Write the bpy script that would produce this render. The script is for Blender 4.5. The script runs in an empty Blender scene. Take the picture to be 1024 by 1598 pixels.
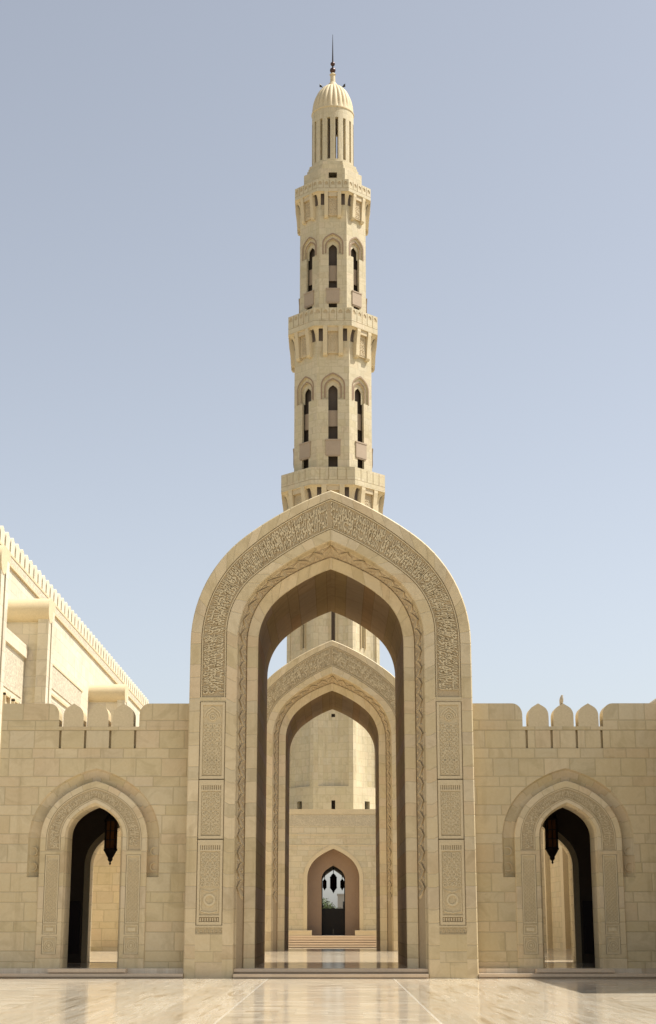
import bpy, bmesh, math, random
from mathutils import Vector
R = math.radians
random.seed(7)
scene = bpy.context.scene
C = scene.collection

# ------------------------------------------------------------------ camera
TILT, EYE, FPX = 14.66, 1.55, 2450.0
cam = bpy.data.cameras.new('camera'); camo = bpy.data.objects.new('camera', cam); C.objects.link(camo)
cam.sensor_fit = 'VERTICAL'; cam.sensor_height = 24.0; cam.lens = FPX / 1598 * 24.0
cam.clip_start = 0.1; cam.clip_end = 6000
camo.location = (0.11, 0, EYE)
camo.rotation_euler = (R(90 + TILT), 0, R(0.235))
scene.camera = camo

# ------------------------------------------------------------------ sky and sun
SUN_EL, SUN_ROT = 58.0, 87.5            # rotation measured from +Y towards +X
w = bpy.data.worlds.new("World"); scene.world = w; w.use_nodes = True
nt = w.node_tree
bg = nt.nodes['Background']
sky = nt.nodes.new('ShaderNodeTexSky'); sky.sky_type = 'NISHITA'; sky.sun_disc = False
sky.sun_elevation = R(SUN_EL); sky.sun_rotation = R(SUN_ROT)
sky.air_density = 1.0; sky.dust_density = 1.6; sky.ozone_density = 1.0; sky.altitude = 0
hs = nt.nodes.new('ShaderNodeHueSaturation'); hs.inputs['Saturation'].default_value = 0.45
nt.links.new(sky.outputs[0], hs.inputs['Color']); nt.links.new(hs.outputs[0], bg.inputs[0])
bg.inputs[1].default_value = 0.113
sun = bpy.data.lights.new('sun', 'SUN'); sun.energy = 4.6; sun.angle = R(0.5); sun.color = (1, .96, .89)
suno = bpy.data.objects.new('sun', sun); C.objects.link(suno)
sd = Vector((math.sin(R(SUN_ROT)) * math.cos(R(SUN_EL)), math.cos(R(SUN_ROT)) * math.cos(R(SUN_EL)), math.sin(R(SUN_EL))))
suno.rotation_euler = sd.to_track_quat('Z', 'Y').to_euler(); suno.location = (20, 0, 60)
scene.view_settings.view_transform = 'Standard'; scene.view_settings.look = 'None'
scene.view_settings.exposure = 0.52; scene.view_settings.gamma = 1

# ------------------------------------------------------------------ materials
class NT:
    def __init__(s, name):
        s.m = bpy.data.materials.new(name); s.m.use_nodes = True
        s.t = s.m.node_tree; s.b = s.t.nodes['Principled BSDF']
    def n(s, typ, **kw):
        x = s.t.nodes.new('ShaderNode' + typ)
        for k, v in kw.items(): setattr(x, k, v)
        return x
    def l(s, a, b): s.t.links.new(a, b)
    def math(s, op, a, b=None, c=None):
        x = s.n('Math', operation=op)
        for i, v in enumerate((a, b, c)):
            if v is None: continue
            if isinstance(v, (int, float)): x.inputs[i].default_value = v
            else: s.l(v, x.inputs[i])
        return x.outputs[0]
    def mix(s, f, a, b, mode='MIX'):
        x = s.n('Mix', data_type='RGBA', blend_type=mode)
        for i, v in ((0, f), (6, a), (7, b)):
            if isinstance(v, (int, float)): x.inputs[i].default_value = v
            elif isinstance(v, tuple): x.inputs[i].default_value = (*v, 1) if len(v) == 3 else v
            else: s.l(v, x.inputs[i])
        return x.outputs[2]
    def noise(s, vec, scale, detail=3, rough=.5, dist=0.0, dim='3D', wv=None):
        x = s.n('TexNoise', noise_dimensions=dim)
        if vec is not None: s.l(vec, x.inputs['Vector'])
        if wv is not None: s.l(wv, x.inputs['W'])
        x.inputs['Scale'].default_value = scale; x.inputs['Detail'].default_value = detail
        x.inputs['Roughness'].default_value = rough; x.inputs['Distortion'].default_value = dist
        return x.outputs[0]
    def ramp(s, f, stops):
        x = s.n('ValToRGB'); s.l(f, x.inputs[0]); e = x.color_ramp.elements
        while len(e) < len(stops): e.new(.5)
        for i, (p, c) in enumerate(stops):
            e[i].position = p; e[i].color = (*c, 1)
        return x.outputs[0]
    def sep(s, v):
        x = s.n('SeparateXYZ'); s.l(v, x.inputs[0]); return x.outputs
    def comb(s, a, b, c=0.0):
        x = s.n('CombineXYZ')
        for i, v in enumerate((a, b, c)):
            if isinstance(v, (int, float)): x.inputs[i].default_value = v
            else: s.l(v, x.inputs[i])
        return x.outputs[0]
    def bump(s, h, strength, dist, prev=None):
        x = s.n('Bump'); x.inputs['Strength'].default_value = strength; x.inputs['Distance'].default_value = dist
        s.l(h, x.inputs['Height'])
        if prev is not None: s.l(prev, x.inputs['Normal'])
        return x.outputs[0]
    def rnd(s, a, b):
        x = s.n('TexWhiteNoise', noise_dimensions='2D'); s.l(s.comb(a, b), x.inputs['Vector']); return x.outputs[0]

STONE = (.64, .53, .325)
def tint(c, f, d=(0, 0, 0)): return tuple(max(0, a * f + b) for a, b in zip(c, d))
def ashlar(name, base=STONE, period=.84, split=.643, bw=.85, joint=.016, jdark=.60, var=.6, gloss=.6, spec=.3):
    g = NT(name)
    uv = g.n('UVMap').outputs[0]
    sp = g.sep(uv); u, v = sp[0], sp[1]
    t = g.math('DIVIDE', g.math('ADD', v, .09), period); fl = g.math('FLOOR', t); fr = g.math('FRACT', t)
    tall = g.math('LESS_THAN', fr, split)
    row = g.math('ADD', g.math('MULTIPLY', fl, 2), g.math('SUBTRACT', 1, tall))
    h1 = g.math('MULTIPLY', fr, period)                                  # height in the tall course
    h2 = g.math('MULTIPLY', g.math('SUBTRACT', fr, split), period)       # height in the short course
    low = g.math('ADD', g.math('MULTIPLY', tall, h1), g.math('MULTIPLY', g.math('SUBTRACT', 1, tall), h2))
    e1 = g.math('SUBTRACT', split * period, h1); e2 = g.math('MULTIPLY', g.math('SUBTRACT', 1, fr), period)
    up = g.math('ADD', g.math('MULTIPLY', tall, e1), g.math('MULTIPLY', g.math('SUBTRACT', 1, tall), e2))
    dz = g.math('MINIMUM', low, up)
    rr = g.rnd(row, 3.7)
    rw = g.math('ADD', bw * .8, g.math('MULTIPLY', g.rnd(row, 9.1), bw * .45))
    uu = g.math('DIVIDE', g.math('ADD', u, g.math('MULTIPLY', rr, 7.3)), rw)
    cell = g.math('FLOOR', uu); fu = g.math('FRACT', uu)
    # jitter the vertical joint per block
    du = g.math('MULTIPLY', g.math('MINIMUM', fu, g.math('SUBTRACT', 1, fu)), rw)
    dj = g.math('MINIMUM', dz, du)
    jm = g.math('LESS_THAN', dj, joint)
    r1 = g.rnd(cell, row); r2 = g.rnd(g.math('ADD', cell, 31.3), row); r3 = g.rnd(g.math('ADD', cell, 77.7), row)
    geo = g.n('NewGeometry').outputs['Position']
    off = g.n('VectorMath', operation='ADD'); g.l(geo, off.inputs[0])
    g.l(g.comb(g.math('MULTIPLY', r1, 40), g.math('MULTIPLY', r2, 40), g.math('MULTIPLY', r3, 40)), off.inputs[1])
    P = off.outputs[0]
    n1 = g.noise(P, 1.1, 5, .6, 1.2); n2 = g.noise(geo, .35, 3, .5); n3 = g.noise(P, 14, 4, .6)
    col = g.mix(r1, tint(base, 1 - .10 * var, (0, .0, -.012)), tint(base, 1 + .09 * var, (0, 0, .012)))
    pink = g.math('MULTIPLY', g.math('GREATER_THAN', r2, .80), .45 * var)
    col = g.mix(pink, col, tint(base, .93, (.02, -.035, -.01)))
    cool = g.math('MULTIPLY', g.math('GREATER_THAN', r3, .78), .55 * var)
    col = g.mix(cool, col, tint(base, .93, (-.02, .008, .045)))
    veins = g.ramp(n1, [(.36, (.84, .82, .78)), (.50, (1, 1, 1)), (.58, (.97, .95, .92)), (.66, (1.0, 1.0, 1.0))])
    col = g.mix(.8, col, veins, 'MULTIPLY')
    big = g.ramp(n2, [(.3, (.90, .885, .86)), (.7, (1, 1, 1))])
    col = g.mix(.8, col, big, 'MULTIPLY')
    col = g.mix(.45, col, g.ramp(n3, [(.3, (.88, .87, .85)), (.7, (1, 1, 1))]), 'MULTIPLY')
    gs = g.sep(geo); hor = g.math('ADD', g.math('MULTIPLY', gs[0], 2.6), g.math('MULTIPLY', gs[1], 2.6))
    st = g.noise(g.comb(hor, 0.0, g.math('MULTIPLY', gs[2], .22)), 1.0, 5, .65)
    col = g.mix(.75, col, g.ramp(st, [(.30, (.80, .78, .74)), (.46, (1, 1, 1)), (.62, (1, 1, 1)), (.74, (.93, .90, .84))]), 'MULTIPLY')
    col = g.mix(g.math('MULTIPLY', jm, .55), col, tint(base, jdark, (.0, -.01, -.02)))
    g.l(col, g.b.inputs['Base Color'])
    g.b.inputs['Roughness'].default_value = gloss
    g.b.inputs['Specular IOR Level'].default_value = spec
    hgt = g.math('MINIMUM', g.math('DIVIDE', dj, .03), 1.0)
    b1 = g.bump(hgt, .6, .012)
    g.l(g.bump(n3, .12, .01, b1), g.b.inputs['Normal'])
    return g.m
def plain_stone(name, base=STONE, rough=.6, scale=1.0, carve=0.0, cscale=9.0, holes=None):
    g = NT(name)
    geo = g.n('NewGeometry').outputs['Position']
    n1 = g.noise(geo, .9 * scale, 5, .6, .8); n2 = g.noise(geo, 16 * scale, 3, .6)
    col = g.mix(1.0, g.mix(n1, tint(base, .88), tint(base, 1.1)), g.ramp(n2, [(.3, (.88, .87, .85)), (.7, (1, 1, 1))]), 'MULTIPLY')
    g.b.inputs['Roughness'].default_value = rough; g.b.inputs['Specular IOR Level'].default_value = .3
    nrm = g.bump(n2, .15, .01)
    if carve:
        uv = g.n('UVMap').outputs[0]
        x = g.n('TexVoronoi', feature='DISTANCE_TO_EDGE'); x.inputs['Scale'].default_value = cscale
        dn = g.n('TexNoise'); dn.inputs['Scale'].default_value = cscale * .5; g.l(uv, dn.inputs['Vector'])
        ad = g.n('VectorMath', operation='ADD'); sc = g.n('VectorMath', operation='SCALE'); sc.inputs['Scale'].default_value = .35
        g.l(dn.outputs[1], sc.inputs[0]); g.l(uv, ad.inputs[0]); g.l(sc.outputs[0], ad.inputs[1]); g.l(ad.outputs[0], x.inputs['Vector'])
        h = g.math('SMOOTH_MAX', g.math('MULTIPLY', x.outputs[0], 4), .0, .1)
        cut = g.math('GREATER_THAN', x.outputs[0], .16)
        h = g.math('MINIMUM', h, 1.0)
        nrm = g.bump(cut, 1.0, .05 * carve, nrm)
        col = g.mix(g.math('MULTIPLY', cut, .5 * carve), col, tint(base, .5))     # cut-away ground takes a darker tone
    g.l(col, g.b.inputs['Base Color']); g.l(nrm, g.b.inputs['Normal'])
    return g.m
def simple(name, col, rough=.6, metal=0.0, noise_s=8, var=.2):
    g = NT(name)
    geo = g.n('NewGeometry').outputs['Position']
    n = g.noise(geo, noise_s, 3)
    g.l(g.mix(n, tint(col, 1 - var), tint(col, 1 + var)), g.b.inputs['Base Color'])
    g.b.inputs['Roughness'].default_value = rough; g.b.inputs['Metallic'].default_value = metal
    return g.m
M = {}
M['ash'] = ashlar('ashlar')
M['ash_portal'] = ashlar('ashlar_portal', base=(.67, .555, .342), bw=.9, joint=.010)
M['vous'] = ashlar('voussoir', base=(.685, .565, .352), bw=60, joint=.011, jdark=.6, var=.75, period=1.02, split=.62)
M['ash_min'] = ashlar('ashlar_minaret', base=(.63, .545, .365), period=1.35, split=.5, bw=1.0, joint=.03, jdark=.74, var=.5)
M['ash_hall'] = ashlar('ashlar_hall', base=(.74, .67, .51), period=1.5, split=.6, bw=1.3, joint=.025, jdark=.7, var=.6)
M['ash_gate'] = ashlar('ashlar_gatehouse', base=(.64, .555, .375), period=.95, split=.5, bw=1.2, joint=.03, jdark=.7, var=.6)
M['stone'] = plain_stone('smooth_stone', (.66, .545, .345))
M['warm'] = plain_stone('warm_stone', (.60, .49, .315))
M['letter'] = plain_stone('carved_letter_stone', (.67, .56, .355))
M['field'] = plain_stone('recessed_field_stone', (.515, .41, .25))
M['field2'] = plain_stone('panel_field_stone', (.60, .49, .30))
M['soffit'] = ashlar('brown_shaded_soffit_stone', base=(.235, .165, .09), bw=60, joint=.012, period=1.02, split=.62, var=.6, gloss=.95, spec=.08)  # brown stone, with the arch's shade darkened into its base colour
M['room'] = simple('deep_shade_plaster', (.10, .075, .055), .8)  # near-black colour stands in for the shade of enclosed interiors
M['groove'] = plain_stone('groove_stone', (.50, .39, .245))
M['pink'] = plain_stone('pink_sandstone', (.43, .335, .24))
M['brown'] = plain_stone('brown_sandstone', (.34, .235, .155))
M['carve'] = plain_stone('carved_stone', (.66, .58, .43), carve=1.0, cscale=3.5)
M['carve_fine'] = plain_stone('finely_carved_stone', (.60, .515, .355), carve=.35, cscale=6.0)
M['step'] = plain_stone('step_marble', (.70, .56, .40), rough=.35)
M['hood'] = ashlar('hood_stone', base=(.60, .49, .30), bw=60, period=1.02, split=.5, var=.8, joint=.008)
M['iron'] = simple('black_iron', (.012, .010, .009), .45, .6)
M['bronze'] = simple('dark_bronze', (.045, .032, .022), .45, .5)
M['amber'] = simple('smoked_amber_glass', (.16, .07, .025), .2)
M['copper'] = simple('oxblood_metal', (.07, .035, .028), .35, .5)
M['wood'] = simple('dark_red_wood', (.018, .006, .005), .5)
M['black'] = simple('black_fixture', (.02, .02, .02), .5)
M['dark'] = simple('shade_dark_plaster', (.16, .12, .09), .8)  # interior shade put into the plaster colour
M['leaf'] = simple('leaves', (.09, .12, .035), .7, 0, 3, .5)
M['bark'] = simple('bark', (.12, .08, .05), .9)
M['concrete'] = simple('grey_concrete', (.34, .31, .27), .8, 0, 1, .1)
M['feather'] = simple('grey_brown_feathers', (.42, .36, .27), .8)
M['grass'] = simple('dry_ground', (.30, .25, .16), .95, 0, .2, .2)

def floor_mat(name, base, sx, sy, rough, strips=True):
    g = NT(name)
    geo = g.n('NewGeometry').outputs['Position']; sp = g.sep(geo); x, y = sp[0], sp[1]
    ry = g.math('DIVIDE', y, sy); row = g.math('FLOOR', ry); fy = g.math('FRACT', ry)
    rx = g.math('ADD', g.math('DIVIDE', x, sx), g.math('MULTIPLY', g.math('MODULO', row, 2), .5)); cl = g.math('FLOOR', rx); fx = g.math('FRACT', rx)
    dj = g.math('MINIMUM', g.math('MULTIPLY', g.math('MINIMUM', fy, g.math('SUBTRACT', 1, fy)), sy), g.math('MULTIPLY', g.math('MINIMUM', fx, g.math('SUBTRACT', 1, fx)), sx))
    r1 = g.rnd(cl, row); r2 = g.rnd(g.math('ADD', cl, 13.1), row)
    off = g.comb(g.math('ADD', g.math('MULTIPLY', x, .55), g.math('MULTIPLY', r1, 30)), g.math('ADD', g.math('MULTIPLY', y, 2.4), g.math('MULTIPLY', r2, 30)), r1)
    if strips:                                   # lanes of long slabs beside the central strip, veined lengthwise
        axx = g.math('ABSOLUTE', x)
        lane = g.math('MULTIPLY', g.math('GREATER_THAN', axx, 1.8), g.math('LESS_THAN', axx, 6.0))
        lr = g.rnd(g.math('FLOOR', g.math('DIVIDE', x, .6)), 5.5)
        off2 = g.comb(g.math('MULTIPLY', x, 3.2), g.math('ADD', g.math('MULTIPLY', y, .22), g.math('MULTIPLY', lr, 30)), lr)
        offm = g.n('Mix', data_type='VECTOR'); g.l(lane, offm.inputs[0]); g.l(off, offm.inputs[4]); g.l(off2, offm.inputs[5]); off = offm.outputs[1]
        r1m = g.n('Mix', data_type='FLOAT'); g.l(lane, r1m.inputs[0]); g.l(r1, r1m.inputs[2]); g.l(lr, r1m.inputs[3]); r1 = r1m.outputs[0]
    n1 = g.noise(off, 1.0, 6, .62, 1.6)
    n2 = g.noise(g.comb(g.math('MULTIPLY', x, .25), g.math('MULTIPLY', y, .12)), 1, 3)
    col = g.mix(r1, tint(base, .80, (.01, 0, -.01)), tint(base, 1.06))
    col = g.mix(g.math('MULTIPLY', g.math('GREATER_THAN', r2, .7), .5), col, tint(base, .92, (.03, -.01, -.03)))
    col = g.mix(.9, col, g.ramp(n1, [(.32, (.55, .47, .37)), (.43, (.88, .84, .78)), (.52, (1, 1, 1)), (.61, (.78, .73, .66)), (.68, (1, 1, 1))]), 'MULTIPLY')
    col = g.mix(.7, col, g.ramp(n2, [(.35, (.85, .83, .8)), (.65, (1, 1, 1))]), 'MULTIPLY')
    # pale inlaid strips running to the portal
    ax = g.math('ABSOLUTE', x)
    if strips:
        st = g.math('LESS_THAN', g.math('ABSOLUTE', g.math('SUBTRACT', ax, 1.8)), .02)
        col = g.mix(st, col, (.76, .69, .56))
    col = g.mix(g.math('MULTIPLY', g.math('LESS_THAN', dj, .004), .6), col, tint(base, .5))
    g.l(col, g.b.inputs['Base Color'])
    g.l(g.math('ADD', rough, g.math('MULTIPLY', g.noise(off, 2.0, 3), .10)), g.b.inputs['Roughness'])
    g.b.inputs['Specular IOR Level'].default_value = .5
    wv = g.noise(g.comb(g.math('MULTIPLY', x, .6), g.math('MULTIPLY', y, .6)), 1.0, 2)
    tl = g.math('ADD', wv, g.math('MULTIPLY', r1, .25))
    g.l(g.bump(tl, .035, .01), g.b.inputs['Normal'])
    return g.m
M['floor'] = floor_mat('polished_marble', (.69, .61, .475), .6, .6, .09)
M['floor2'] = floor_mat('polished_marble_court', (.70, .61, .47), .9, .9, .06, False)

# ------------------------------------------------------------------ mesh helpers
class MB:
    def __init__(s): s.v = []; s.f = []; s.uv = []; s.mi = []
    def face(s, pts, uv=None, mi=0):
        i = len(s.v); s.v += [tuple(p) for p in pts]; s.f.append(tuple(range(i, i + len(pts)))); s.uv.append(uv); s.mi.append(mi)
    def box(s, x0, x1, y0, y1, z0, z1, T=None, mi=0):
        T = T or (lambda x, y, z: (x, y, z))
        p = [T(x, y, z) for z in (z0, z1) for y in (y0, y1) for x in (x0, x1)]
        for q in ((0, 1, 3, 2), (4, 5, 7, 6), (0, 1, 5, 4), (2, 3, 7, 6), (0, 2, 6, 4), (1, 3, 7, 5)):
            s.face([p[k] for k in q], None, mi)
    def poly(s, pts, y0, y1, T=None, mi=0):
        """outline in (x, z) given as a list, extruded in depth; outline must be convex or star-shaped about its centroid"""
        T = T or (lambda x, y, z: (x, y, z))
        n = len(pts); cx = sum(p[0] for p in pts) / n; cz = sum(p[1] for p in pts) / n
        for k in range(n):
            a, b = pts[k], pts[(k + 1) % n]
            s.face([T(cx, y0, cz), T(a[0], y0, a[1]), T(b[0], y0, b[1])], None, mi)
            s.face([T(cx, y1, cz), T(a[0], y1, a[1]), T(b[0], y1, b[1])], None, mi)
            s.face([T(a[0], y0, a[1]), T(b[0], y0, b[1]), T(b[0], y1, b[1]), T(a[0], y1, a[1])], None, mi)
    def lathe(s, prof, c, n=24, mi=0, rmod=None):
        """prof: list of (r, z)"""
        for k in range(n):
            a0, a1 = 2 * math.pi * k / n, 2 * math.pi * (k + 1) / n
            for (r0, z0), (r1, z1) in zip(prof[:-1], prof[1:]):
                m0 = rmod(a0, z0) if rmod else 1; m1 = rmod(a1, z0) if rmod else 1
                m2 = rmod(a1, z1) if rmod else 1; m3 = rmod(a0, z1) if rmod else 1
                s.face([(c[0] + r0 * m0 * math.cos(a0), c[1] + r0 * m0 * math.sin(a0), c[2] + z0), (c[0] + r0 * m1 * math.cos(a1), c[1] + r0 * m1 * math.sin(a1), c[2] + z0),
                        (c[0] + r1 * m2 * math.cos(a1), c[1] + r1 * m2 * math.sin(a1), c[2] + z1), (c[0] + r1 * m3 * math.cos(a0), c[1] + r1 * m3 * math.sin(a0), c[2] + z1)], None, mi)
    def tube(s, pts, r, n=6, mi=0):
        rings = []
        for i, p in enumerate(pts):
            p = Vector(p); a = Vector(pts[max(i - 1, 0)]); b = Vector(pts[min(i + 1, len(pts) - 1)])
            t = (b - a).normalized(); q = t.cross(Vector((.31, .17, .93))).normalized(); w_ = t.cross(q)
            rr = r[i] if isinstance(r, (list, tuple)) else r
            rings.append([p + q * rr * math.cos(2 * math.pi * k / n) + w_ * rr * math.sin(2 * math.pi * k / n) for k in range(n)])
        for A, B in zip(rings[:-1], rings[1:]):
            for k in range(n): s.face([A[k], A[(k + 1) % n], B[(k + 1) % n], B[k]], None, mi)
        s.face(rings[0], None, mi); s.face(rings[-1], None, mi)
    def build(s, name, mat, parent=None, loc=None, smooth=False, weld=True):
        o0 = Vector(parent_origin(parent)) if parent else Vector(loc or (0, 0, 0))
        me = bpy.data.meshes.new(name)
        me.from_pydata([Vector(p) - o0 for p in s.v], [], s.f)
        for mm in (mat if isinstance(mat, (list, tuple)) else [mat]): me.materials.append(mm)
        ul = me.uv_layers.new(name='UVMap'); 
        buf = [0.0] * (2 * len(me.loops))
        mis = [0] * len(me.polygons)
        for p in me.polygons:
            uv = s.uv[p.index]; mis[p.index] = s.mi[p.index]
            if uv is None:
                nx, ny, nz = p.normal
                if abs(nz) > .75: uv = [(s.v[k][0], s.v[k][1]) for k in s.f[p.index]]
                else:
                    L = math.hypot(nx, ny); tx, ty = -ny / L, nx / L
                    if abs(tx) >= abs(ty):
                        if tx < 0: tx, ty = -tx, -ty
                    elif ty < 0: tx, ty = -tx, -ty
                    uv = [(s.v[k][0] * tx + s.v[k][1] * ty, s.v[k][2]) for k in s.f[p.index]]
            for li, c in zip(p.loop_indices, uv): buf[2 * li] = c[0]; buf[2 * li + 1] = c[1]
        ul.data.foreach_set('uv', buf); me.polygons.foreach_set('material_index', mis)
        if weld:
            bm = bmesh.new(); bm.from_mesh(me)
            bmesh.ops.remove_doubles(bm, verts=bm.verts, dist=.0004)
            bmesh.ops.recalc_face_normals(bm, faces=bm.faces)
            bm.to_mesh(me); bm.free()
        if smooth:
            me.polygons.foreach_set('use_smooth', [True] * len(me.polygons))
            try: me.set_sharp_from_angle(angle=R(38))
            except Exception: pass
        me.update()
        o = bpy.data.objects.new(name, me); C.objects.link(o)
        if parent: o.parent = parent
        else: o.location = o0
        return o
ORG = {}
def parent_origin(p): return ORG[p.name]
def tag(o, label=None, cat=None, group=None, kind=None):
    if label: o['label'] = label
    if cat: o['category'] = cat
    if group: o['group'] = group
    if kind: o['kind'] = kind
    return o
def thing(name, loc, label, cat, group=None):
    o = bpy.data.objects.new(name, None); C.objects.link(o); o.location = loc; o.empty_display_size = .5
    ORG[o.name] = loc
    return tag(o, label, cat, group)
def sub(mesh_obj):                       # lets a part parent sub-parts (origins coincide with its thing)
    ORG[mesh_obj.name] = ORG[mesh_obj.parent.name]; return mesh_obj
def copy_tree(o, parent=None):
    c = o.copy(); C.objects.link(c)
    if parent: c.parent = parent
    for ch in list(o.children): copy_tree(ch, c)
    return c

# ------------------------------------------------------------------ arches
def arch_pts(w, zs, H, r1, al, n=10):
    """half of a four-centred pointed arch: from (w, zs) to (0, zs+H)"""
    for _ in range(60):
        c1 = w - r1; p = (c1 + r1 * math.cos(al), r1 * math.sin(al)); d = (math.cos(al), math.sin(al))
        q = (-p[0], H - p[1]); den = 2 * (q[0] * d[0] + q[1] * d[1])
        if den < 0 and -(q[0] ** 2 + q[1] ** 2) / den < 9 * w: break
        al -= .02
    Rr = -(q[0] ** 2 + q[1] ** 2) / (2 * (q[0] * d[0] + q[1] * d[1]))
    c2 = (p[0] - Rr * d[0], p[1] - Rr * d[1]); be = math.atan2(H - c2[1], -c2[0])
    out = [(c1 + r1 * math.cos(al * k / n), zs + r1 * math.sin(al * k / n)) for k in range(n + 1)]
    out += [(c2[0] + Rr * math.cos(al + (be - al) * k / n), zs + c2[1] + Rr * math.sin(al + (be - al) * k / n)) for k in range(1, n + 1)]
    out[-1] = (0.0, zs + H)
    return out
def prof(w, zs, H, r1, al, z0=0.0, n=10, nleg=1):
    a = arch_pts(w, zs, H, r1, al, n)
    return [(w, z0 + (zs - z0) * k / nleg) for k in range(nleg)] + a
def like(w, zs, top, k=.985, al=.924, z0=0.0, n=10, nleg=1):
    return prof(w, zs, top - zs, w * k, al, z0, n, nleg)
def full(p):                              # left foot -> apex -> right foot
    return [(-x, z) for x, z in p] + [(x, z) for x, z in reversed(p[:-1])]
def arclen(p):
    s = [0.0]
    for a, b in zip(p[:-1], p[1:]): s.append(s[-1] + math.hypot(b[0] - a[0], b[1] - a[1]))
    return s
def loft(mb, sections, cx=0.0, y_of=None, mi=0):
    """sections: list of (profile, depth); consecutive ones are joined, both halves. v runs along the arch, u across."""
    for s0, s1 in zip(sections[:-1], sections[1:]):
        (pa, ya), (pb, yb) = s0, s1
        la = arclen(pa)
        z0 = pa[0][1]
        wid = math.hypot(math.hypot(pa[0][0] - pb[0][0], pa[0][1] - pb[0][1]), ya - yb)
        for k in range(len(pa) - 1):
            for sg in (-1, 1):
                va, vb = z0 + la[k], z0 + la[k + 1]
                u0 = sg * (pa[0][0]) * 3.1; 
                mb.face([(cx + sg * pa[k][0], ya, pa[k][1]), (cx + sg * pb[k][0], yb, pb[k][1]), (cx + sg * pb[k + 1][0], yb, pb[k + 1][1]), (cx + sg * pa[k + 1][0], ya, pa[k + 1][1])],
                        [(u0, va), (u0 + wid, va), (u0 + wid, vb), (u0, vb)], mi)
def arch_wall(mb, x0, x1, z0, z1, cx, p, y0, y1, T=None, mi=0, back=True, reveal=True, ends=True):
    """wall slab with an arched opening of half profile p (foot -> apex) centred at cx"""
    T = T or (lambda x, y, z: (x, y, z))
    W = max(q[0] for q in p)
    zf = p[0][1]
    ys = (y0, y1) if back else (y0,)
    for y in ys:
        for a, b in ((x0, cx - W), (cx + W, x1)):
            if b - a > 1e-4: mb.face([T(a, y, z0), T(b, y, z0), T(b, y, z1), T(a, y, z1)], None, mi)
        if zf - z0 > 1e-4: mb.face([T(cx - W, y, z0), T(cx + W, y, z0), T(cx + W, y, zf), T(cx - W, y, zf)], None, mi)
        for (xa, za), (xb, zb) in zip(p[:-1], p[1:]):
            if xa - xb > 1e-5:
                for sg in (-1, 1):
                    mb.face([T(cx + sg * xa, y, za), T(cx + sg * xb, y, zb), T(cx + sg * xb, y, z1), T(cx + sg * xa, y, z1)], None, mi)
            elif xb - xa > 1e-5:          # the opening steps outwards here: fill beside the narrower foot
                for sg in (-1, 1):
                    mb.face([T(cx + sg * xa, y, z0), T(cx + sg * xb, y, z0), T(cx + sg * xb, y, zb), T(cx + sg * xa, y, za)], None, mi)
    if reveal:
        for (xa, za), (xb, zb) in zip(p[:-1], p[1:]):
            for sg in (-1, 1):
                mb.face([T(cx + sg * xa, y0, za), T(cx + sg * xb, y0, zb), T(cx + sg * xb, y1, zb), T(cx + sg * xa, y1, za)], None, mi)
        if zf - z0 > 1e-4: mb.face([T(cx - W, y0, zf), T(cx + W, y0, zf), T(cx + W, y1, zf), T(cx - W, y1, zf)], None, mi)
    if ends:
        mb.face([T(x0, y0, z1), T(x1, y0, z1), T(x1, y1, z1), T(x0, y1, z1)], None, mi)
        for x in (x0, x1): mb.face([T(x, y0, z0), T(x, y1, z0), T(x, y1, z1), T(x, y0, z1)], None, mi)
        mb.face([T(x0, y0, z0), T(x1, y0, z0), T(x1, y1, z0), T(x0, y1, z0)], None, mi)

# ------------------------------------------------------------------ Arabic lettering (joined letter forms laid right to left)
FORMS = {}
def _f(ch, base, four=True): FORMS[ch] = (base, four)
for ch, b, f4 in (('ا', 0xFE8D, 0), ('أ', 0xFE83, 0), ('إ', 0xFE87, 0), ('ب', 0xFE8F, 1), ('ة', 0xFE93, 0), ('ت', 0xFE95, 1), ('ث', 0xFE99, 1), ('ج', 0xFE9D, 1), ('ح', 0xFEA1, 1), ('خ', 0xFEA5, 1),
                  ('د', 0xFEA9, 0), ('ذ', 0xFEAB, 0), ('ر', 0xFEAD, 0), ('ز', 0xFEAF, 0), ('س', 0xFEB1, 1), ('ش', 0xFEB5, 1), ('ص', 0xFEB9, 1), ('ض', 0xFEBD, 1), ('ط', 0xFEC1, 1), ('ظ', 0xFEC5, 1),
                  ('ع', 0xFEC9, 1), ('غ', 0xFECD, 1), ('ف', 0xFED1, 1), ('ق', 0xFED5, 1), ('ك', 0xFED9, 1), ('ل', 0xFEDD, 1), ('م', 0xFEE1, 1), ('ن', 0xFEE5, 1), ('ه', 0xFEE9, 1), ('و', 0xFEED, 0),
                  ('ى', 0xFEEF, 0), ('ي', 0xFEF1, 1)): _f(ch, b, f4)
def shape_ar(txt):
    out = []
    for word in txt.split():
        g = []; i = 0; prev_join = False
        while i < len(word):
            ch = word[i]
            if ch == 'ل' and i + 1 < len(word) and word[i + 1] == 'ا':
                g.append(chr(0xFEFC if prev_join else 0xFEFB)); prev_join = False; i += 2; continue
            if ch not in FORMS: g.append(ch); prev_join = False; i += 1; continue
            base, four = FORMS[ch]; nxt = i + 1 < len(word) and word[i + 1] in FORMS
            if four and nxt: g.append(chr(base + (3 if prev_join else 2))); prev_join = True
            else: g.append(chr(base + (1 if prev_join else 0))); prev_join = False
            i += 1
        out.append(''.join(g))
    return ' '.join(w_[::-1] for w_ in reversed(out))
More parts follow.
